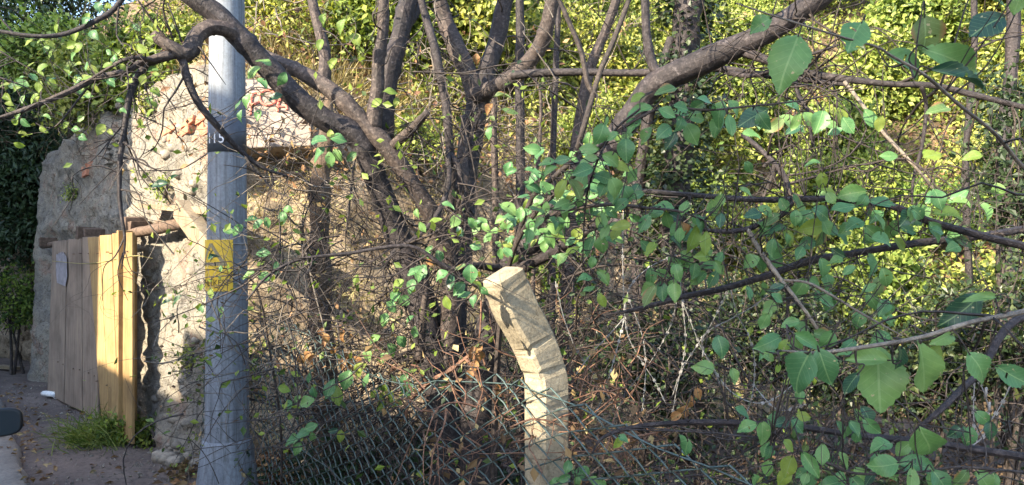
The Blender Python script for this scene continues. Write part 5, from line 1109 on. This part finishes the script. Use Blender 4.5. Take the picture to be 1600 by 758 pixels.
# grass tuft by the gate
gt = on_wall(178, 655, .36); gt[2] = 0
root = empty('grass_tuft', tuple(gt), 'tuft of long green grass at the foot of the gate', 'grass tuft')
mb = MB(); n = 700; C = np.stack([gt[0] + rng.normal(-.02, .17, n), gt[1] + rng.normal(-.10, .15, n), np.zeros(n)], -1); C[:, 2] = [ground_z(*c[:2]) for c in C]
for i in range(n):
    d = unit(rng.normal(0, .5, 3) * [1, 1, 0] + [-.15, -.1, .8]); L = random.choice([random.uniform(.08, .22), random.uniform(.15, .45)]); s = unit(np.cross(d, rng.standard_normal(3))) * .004
    p = [C[i], C[i] + d * L * .5, C[i] + d * L * .8 + [d[0] * .06, d[1] * .06, -.02], C[i] + d * L * .95 + [d[0] * .14, d[1] * .14, -.07]]
    V = []; 
    for q, w in zip(p, (1, .9, .6, .1)): V += [q - s * w, q + s * w]
    mb.add(V, [np.array([(0, 1, 3, 2), (2, 3, 5, 4), (4, 5, 7, 6)])])
tag(mb.build('blades', M['grass'], root), kind='stuff')
bush('verge_weed', gt + np.array((.42, -.18, .12)), (.16, .14, .12), 40, 12, .045, 'fol_mid', 'small leafy weed right of the grass tuft', 'weed', None, 120, .6, foot=gt + np.array((.42, -.18, 0)), stems=1)
bush('verge_weed', gt + np.array((.12, -.12, .12)), (.22, .18, .14), 60, 12, .05, 'fol_mid', 'low leafy weed under the grass tuft', 'weed', None, 121, .6, foot=gt + np.array((.12, -.12, 0)), stems=1)
for q, (px, py, r_, lab) in enumerate([(265, 293, .14, 'bright little weed rooted in the wall above the plank'), (240, 160, .16, 'small weed rooted high in the wall'), (312, 560, .16, 'green weed low on the wall beside the pole'), (118, 300, .12, 'small weed rooted in the shaded part of the wall')]):
    c = face_off(on_wall(px, py)) + WN * .05; bush('wall_weed', c, (r_, r_ * .7, r_), 26, 10, .035, 'fol_sun', lab, 'weed', None, 140 + q, .6, foot=c - WN * .06, stems=1)
# white cup and other rubbish
cup = empty('paper_cup', tuple(P(77, 618, 8.6)[:2]) + (.045,), 'crushed white paper cup lying on the dirt by the gate', 'cup')
mb = MB(); c0 = P(68, 0, 8.6); c1 = P(88, 0, 8.5); z = ground_z(c0[0], c0[1]) + .05
rings = []
for t in np.linspace(0, 1, 7):
    c = c0 * (1 - t) + c1 * t; c[2] = z; r_ = .034 + .012 * t; a = np.linspace(0, 2 * np.pi, 15)[:-1]; d = unit(c1 - c0); e1 = unit(np.cross(d, (0, 0, 1)))
    rings.append(np.array([c + e1 * r_ * math.cos(q) + np.array((0, 0, 1)) * r_ * math.sin(q) * (.8 + .15 * math.sin(t * 5)) + rng.normal(0, .0015, 3) for q in a]))
prism(mb, rings); mb.build('body', M['litter_white'], cup, True)
mb = MB(); tube(mb, [np.array((*c1[:2], z)) + (np.array((math.cos(q), 0, math.sin(q))) * .046) for q in np.linspace(0, 2 * np.pi, 16)], .004, 5, 1); mb.build('rim', M['litter_white'], cup, True)
mb = MB(); V = []; n = 9
c = P(580, 658, 6.6); c[2] = max(c[2], .05)
for i in range(n):
    for j in range(7):
        u, v = i / (n - 1) * 2 - 1, j / 6 * 2 - 1; V.append(c + np.array((u * .15, v * .08, .06 * (1 - u * u) * (1 - v * v) + .012 * math.sin(u * 9 + v * 5)) ))
i, j = np.meshgrid(np.arange(n - 1), np.arange(6), indexing='ij'); q = i * 7 + j
mb.add(V, [np.stack([q, q + 7, q + 8, q + 1], -1).reshape(-1, 4)]); o = mb.build('plastic_wrapper', M['litter_yellow'], None, True)
sm_ = o.modifiers.new('thick', 'SOLIDIFY'); sm_.thickness = .003; tag(o, 'crumpled pale yellow plastic wrapper seen through the wire fence', 'wrapper')
# weathered board stub on the dirt at far left
mb = MB(); c = P(14, 577, 10.6); c[2] = .06; box(mb, c, np.array((.22, -.1, 0)), np.array((.03, .06, 0)), np.array((0, 0, .018)), jit=.004); tag(mb.build('scrap_plank', M['plank_old']), 'short grey scrap plank lying on the ground at far left', 'plank')
# graffiti slab on the bank
sl = empty('graffiti_slab', tuple(P(430, 215, 6.9)), 'pale concrete slab with red painted graffiti right of the pole', 'slab')
mb = MB(); V = [P(x, y, Y) for (x, y, Y) in ((365, 232, 5.9), (487, 228, 5.95), (484, 152, 6.0), (440, 128, 6.02), (365, 120, 6.0))]; V = np.array(V); bk = V + np.array((.05, .7, -.05)); 
mb.add(np.vstack([V, bk]), [np.array([(0, 1, 2, 3, 4)]), np.array([(9, 8, 7, 6, 5)]), np.array([(0, 5, 6, 1), (1, 6, 7, 2), (2, 7, 8, 3), (3, 8, 9, 4), (4, 9, 5, 0)])]); bevel(mb.build('block', M['slab'], sl), .012)
def slab_pt(x, y):
    e1 = V[1] - V[0]; e2 = V[4] - V[0]; nn = unit(np.cross(e1, e2)); nn = nn if nn[1] < 0 else -nn
    ray = P(x, y, 1.0) - np.array((0, 0, CAMZ)); o_ = np.array((0, 0, CAMZ)); t = np.dot(V[0] - o_, nn) / np.dot(ray, nn); return o_ + ray * t + nn * .007
mb = MB(); tube(mb, [slab_pt(419 + 13 * math.cos(a), 153 + 12 * math.sin(a)) for a in np.linspace(0, 2 * np.pi, 22)], .011, 6, 1); mb.build('painted_letter', M['graffiti'], sl)
mb = MB(); tube(mb, [slab_pt(*q) for q in ((434, 175), (436, 160), (441, 154), (447, 160), (449, 172))], .011, 6, 4); tube(mb, [slab_pt(*q) for q in ((436, 167), (448, 167))], .008, 6, 1); mb.build('painted_letter', M['graffiti'], sl)
mb = MB(); tube(mb, [slab_pt(*q) for q in ((392, 180), (394, 150), (404, 146), (404, 160), (394, 164))], .010, 6, 3); mb.build('painted_letter', M['graffiti'], sl)

# ------------------------------------------------------------------ parked car, only its mirror reaches into the picture
F3 = np.array((TD[0], TD[1], 0)); S3 = -N3                     # car's forward / left
mcen = P(-9, 659, 3.2)
car = empty('parked_car', tuple((mcen + S3 * .9 - F3 * .4)[:2]) + (0,), 'parked car whose black wing mirror shows at the left edge', 'car')
org = mcen + S3 * .25; org[2] = 0.0                            # on the body side at the mirror
def cp_(f, s, z): return org + F3 * f + S3 * s + np.array((0, 0, z))
prof = [(-2.6, .35), (-2.65, .65), (-2.55, .95), (-1.6, 1.0), (.35, .93), (1.35, .80), (1.55, .6), (1.5, .3)]
mb = MB(); ring = lambda s, k_: np.array([cp_(f * (1 - k_ * .02), s, z * (1 - k_ * .04)) for f, z in prof])
prism(mb, [ring(.06, 1), ring(0, 0), ring(.06, 0) * 0 + ring(.03, 0), ring(1.7, 0), ring(1.76, 1)][0:1] + [ring(0.02, 0), ring(1.72, 0), ring(1.78, 1)]); bevel(mb.build('body', M['car'], car), .03, 3)
cab = [(-2.35, .97), (-1.9, 1.42), (-.6, 1.46), (.1, 1.36), (.75, .93)]
mb = MB(); prism(mb, [np.array([cp_(f, s + (.18 if z > 1.2 else .05) * sg_, z) for f, z in cab]) for s, sg_ in ((0, 1), (1.74, -1))]); bevel(mb.build('cabin', M['glass'], car), .03, 3)
mb = MB(); prism(mb, [np.array([cp_(f, s, z) for f, z in [(-1.95, 1.40), (-1.9, 1.435), (-.6, 1.475), (.12, 1.385), (.1, 1.35)]]) for s in (.17, 1.57)]); mb.build('roof', M['car'], car)
for f in (-1.9, .95):
    for s in (.1, 1.64):
        wh = MB(); c = cp_(f, s, .31)
        tube(wh, [c - S3 * .09, c + S3 * .09], .31, 24, 1); w_ = wh.build('wheel', M['rubber'], car, True)
        rm = MB(); tube(rm, [c - S3 * .1, c + S3 * .1], .2, 16, 1); rm.build('rim', M['zinc'], w_, True)
mm = MB(); a = np.linspace(0, 2 * np.pi, 21)[:-1]
def mring(f, k_): return np.array([mcen + F3 * f + N3 * (np.sign(math.cos(q)) * abs(math.cos(q)) ** .55 * .105 * k_) + np.array((0, 0, np.sign(math.sin(q)) * abs(math.sin(q)) ** .55 * .062 * k_)) for q in a])
prism(mm, [mring(-.05, .80), mring(-.055, .95), mring(-.03, 1), mring(.02, .9), mring(.06, .6), mring(.075, .3)]); mir = mm.build('wing_mirror', M['black'], car, True)
mm = MB(); r0 = mring(-.0565, .86); mm.add(np.vstack([r0, r0.mean(0)]), [np.array([(i, (i + 1) % 20, 20) for i in range(20)])]); mm.build('mirror_glass', M['glass'], mir)
mm = MB(); tube(mm, [mcen - N3 * .08 - np.array((0, 0, .03)), mcen - N3 * .27 - np.array((0, 0, .05))], .03, 8, 1); mm.build('mirror_arm', M['black'], mir, True)

# ------------------------------------------------------------------ unseen houses added across the road (behind the viewer), shaped to shade the foreground
def house(v0, v1, dist, h, label, ridge=1.2, depth=8.0):
    root = empty('shade_house', tuple(line_pt((v0 + v1) / 2, -dist)), label, 'house', 'unseen houses added for shade')
    c = line_pt((v0 + v1) / 2, -dist - depth / 2, h / 2)
    mb = MB(); box(mb, c, T3 * (v1 - v0) / 2, N3 * depth / 2, np.array((0, 0, h / 2))); mb.build('wall', M['cream'], root)
    e = .25; A_ = [line_pt(v0 - .1, -dist + e, h), line_pt(v1 + .1, -dist + e, h), line_pt(v1 + .1, -dist - depth - e, h), line_pt(v0 - .1, -dist - depth - e, h), line_pt(v0 - .1, -dist - depth / 2, h + ridge), line_pt(v1 + .1, -dist - depth / 2, h + ridge)]
    A_ = np.array(A_); A_[:, 2] += .004; mb = MB(); mb.add(A_, [np.array([(0, 1, 5, 4), (2, 3, 4, 5), (0, 3, 2, 1)]), np.array([(0, 4, 3), (1, 2, 5)])]); mb.build('roof', M['tile'], root)
    for v in np.arange(v0 + 1.2, v1 - .8, 2.4):
        for z in (1.5, 4.2):
            if z + .7 < h:
                mb = MB(); box(mb, line_pt(v, -dist + .02, z), T3 * .5, N3 * .03, np.array((0, 0, .65))); w_ = mb.build('window', M['litter_white'], root)
                mb = MB(); box(mb, line_pt(v, -dist + .035, z), T3 * .43, N3 * .03, np.array((0, 0, .58))); mb.build('pane', M['glass'], w_)
    return root
def shade(pt, dist=9.0):                                      # where the sun ray through a point meets the house fronts
    p = np.asarray(pt, float); h = np.array((SUN_H.x, SUN_H.y)); u = np.dot(p[:2] - POST, ND); k_ = (u + dist) / -np.dot(h, ND)
    return np.dot(p[:2] + h * k_ - POST, TD), p[2] + k_ * math.tan(SUN_EL)
vd, hd = shade(on_wall(163, 500, .25)); vp, hp_ = shade((POST[0], POST[1], .95)); vw, hw = shade(on_wall(260, 585, .1)); vl, hl_ = shade(P(960, 170, 1.75)); vl2, hl2 = shade(P(1230, 20, 1.0))
print('SHADE door', vd, hd, 'post', vp, hp_, 'wall', vw, hw, 'leaf', vl, hl_, 'topleaf', vl2, hl2)
h_low = hw - .3
vc, hc = shade((PX0, PY0, 2.4))
vm, _h = shade(P(310, 600, 6.2)); h_mid = hp_ + .0
lowhouse = house(vp - .35, vm, 9.0, h_mid, 'unseen low house added behind the viewer to shade the lower fence', .4)
house(vm + .06, vd - .1, 9.0, h_low, 'unseen lowest house added behind the viewer to shade the wall foot', .4)
mb = MB(); box(mb, line_pt(vc, -9.6, (h_mid + hc) / 2), T3 * .42, N3 * .4, np.array((0, 0, (hc - h_mid) / 2 + .3))); mb.build('pole_shade_stack', M['cream'], lowhouse)  # added stack on the unseen house, sized to put the pole in shade
house(vl2 - 2.6, vp - .45, 9.0, hl2 + .3, 'unseen tall house added behind the viewer to shade the near leaves', .4)
house(vd, 26, 9.0, 9.5, 'unseen tall house added farther up the road to shade the left gate leaf', .4)
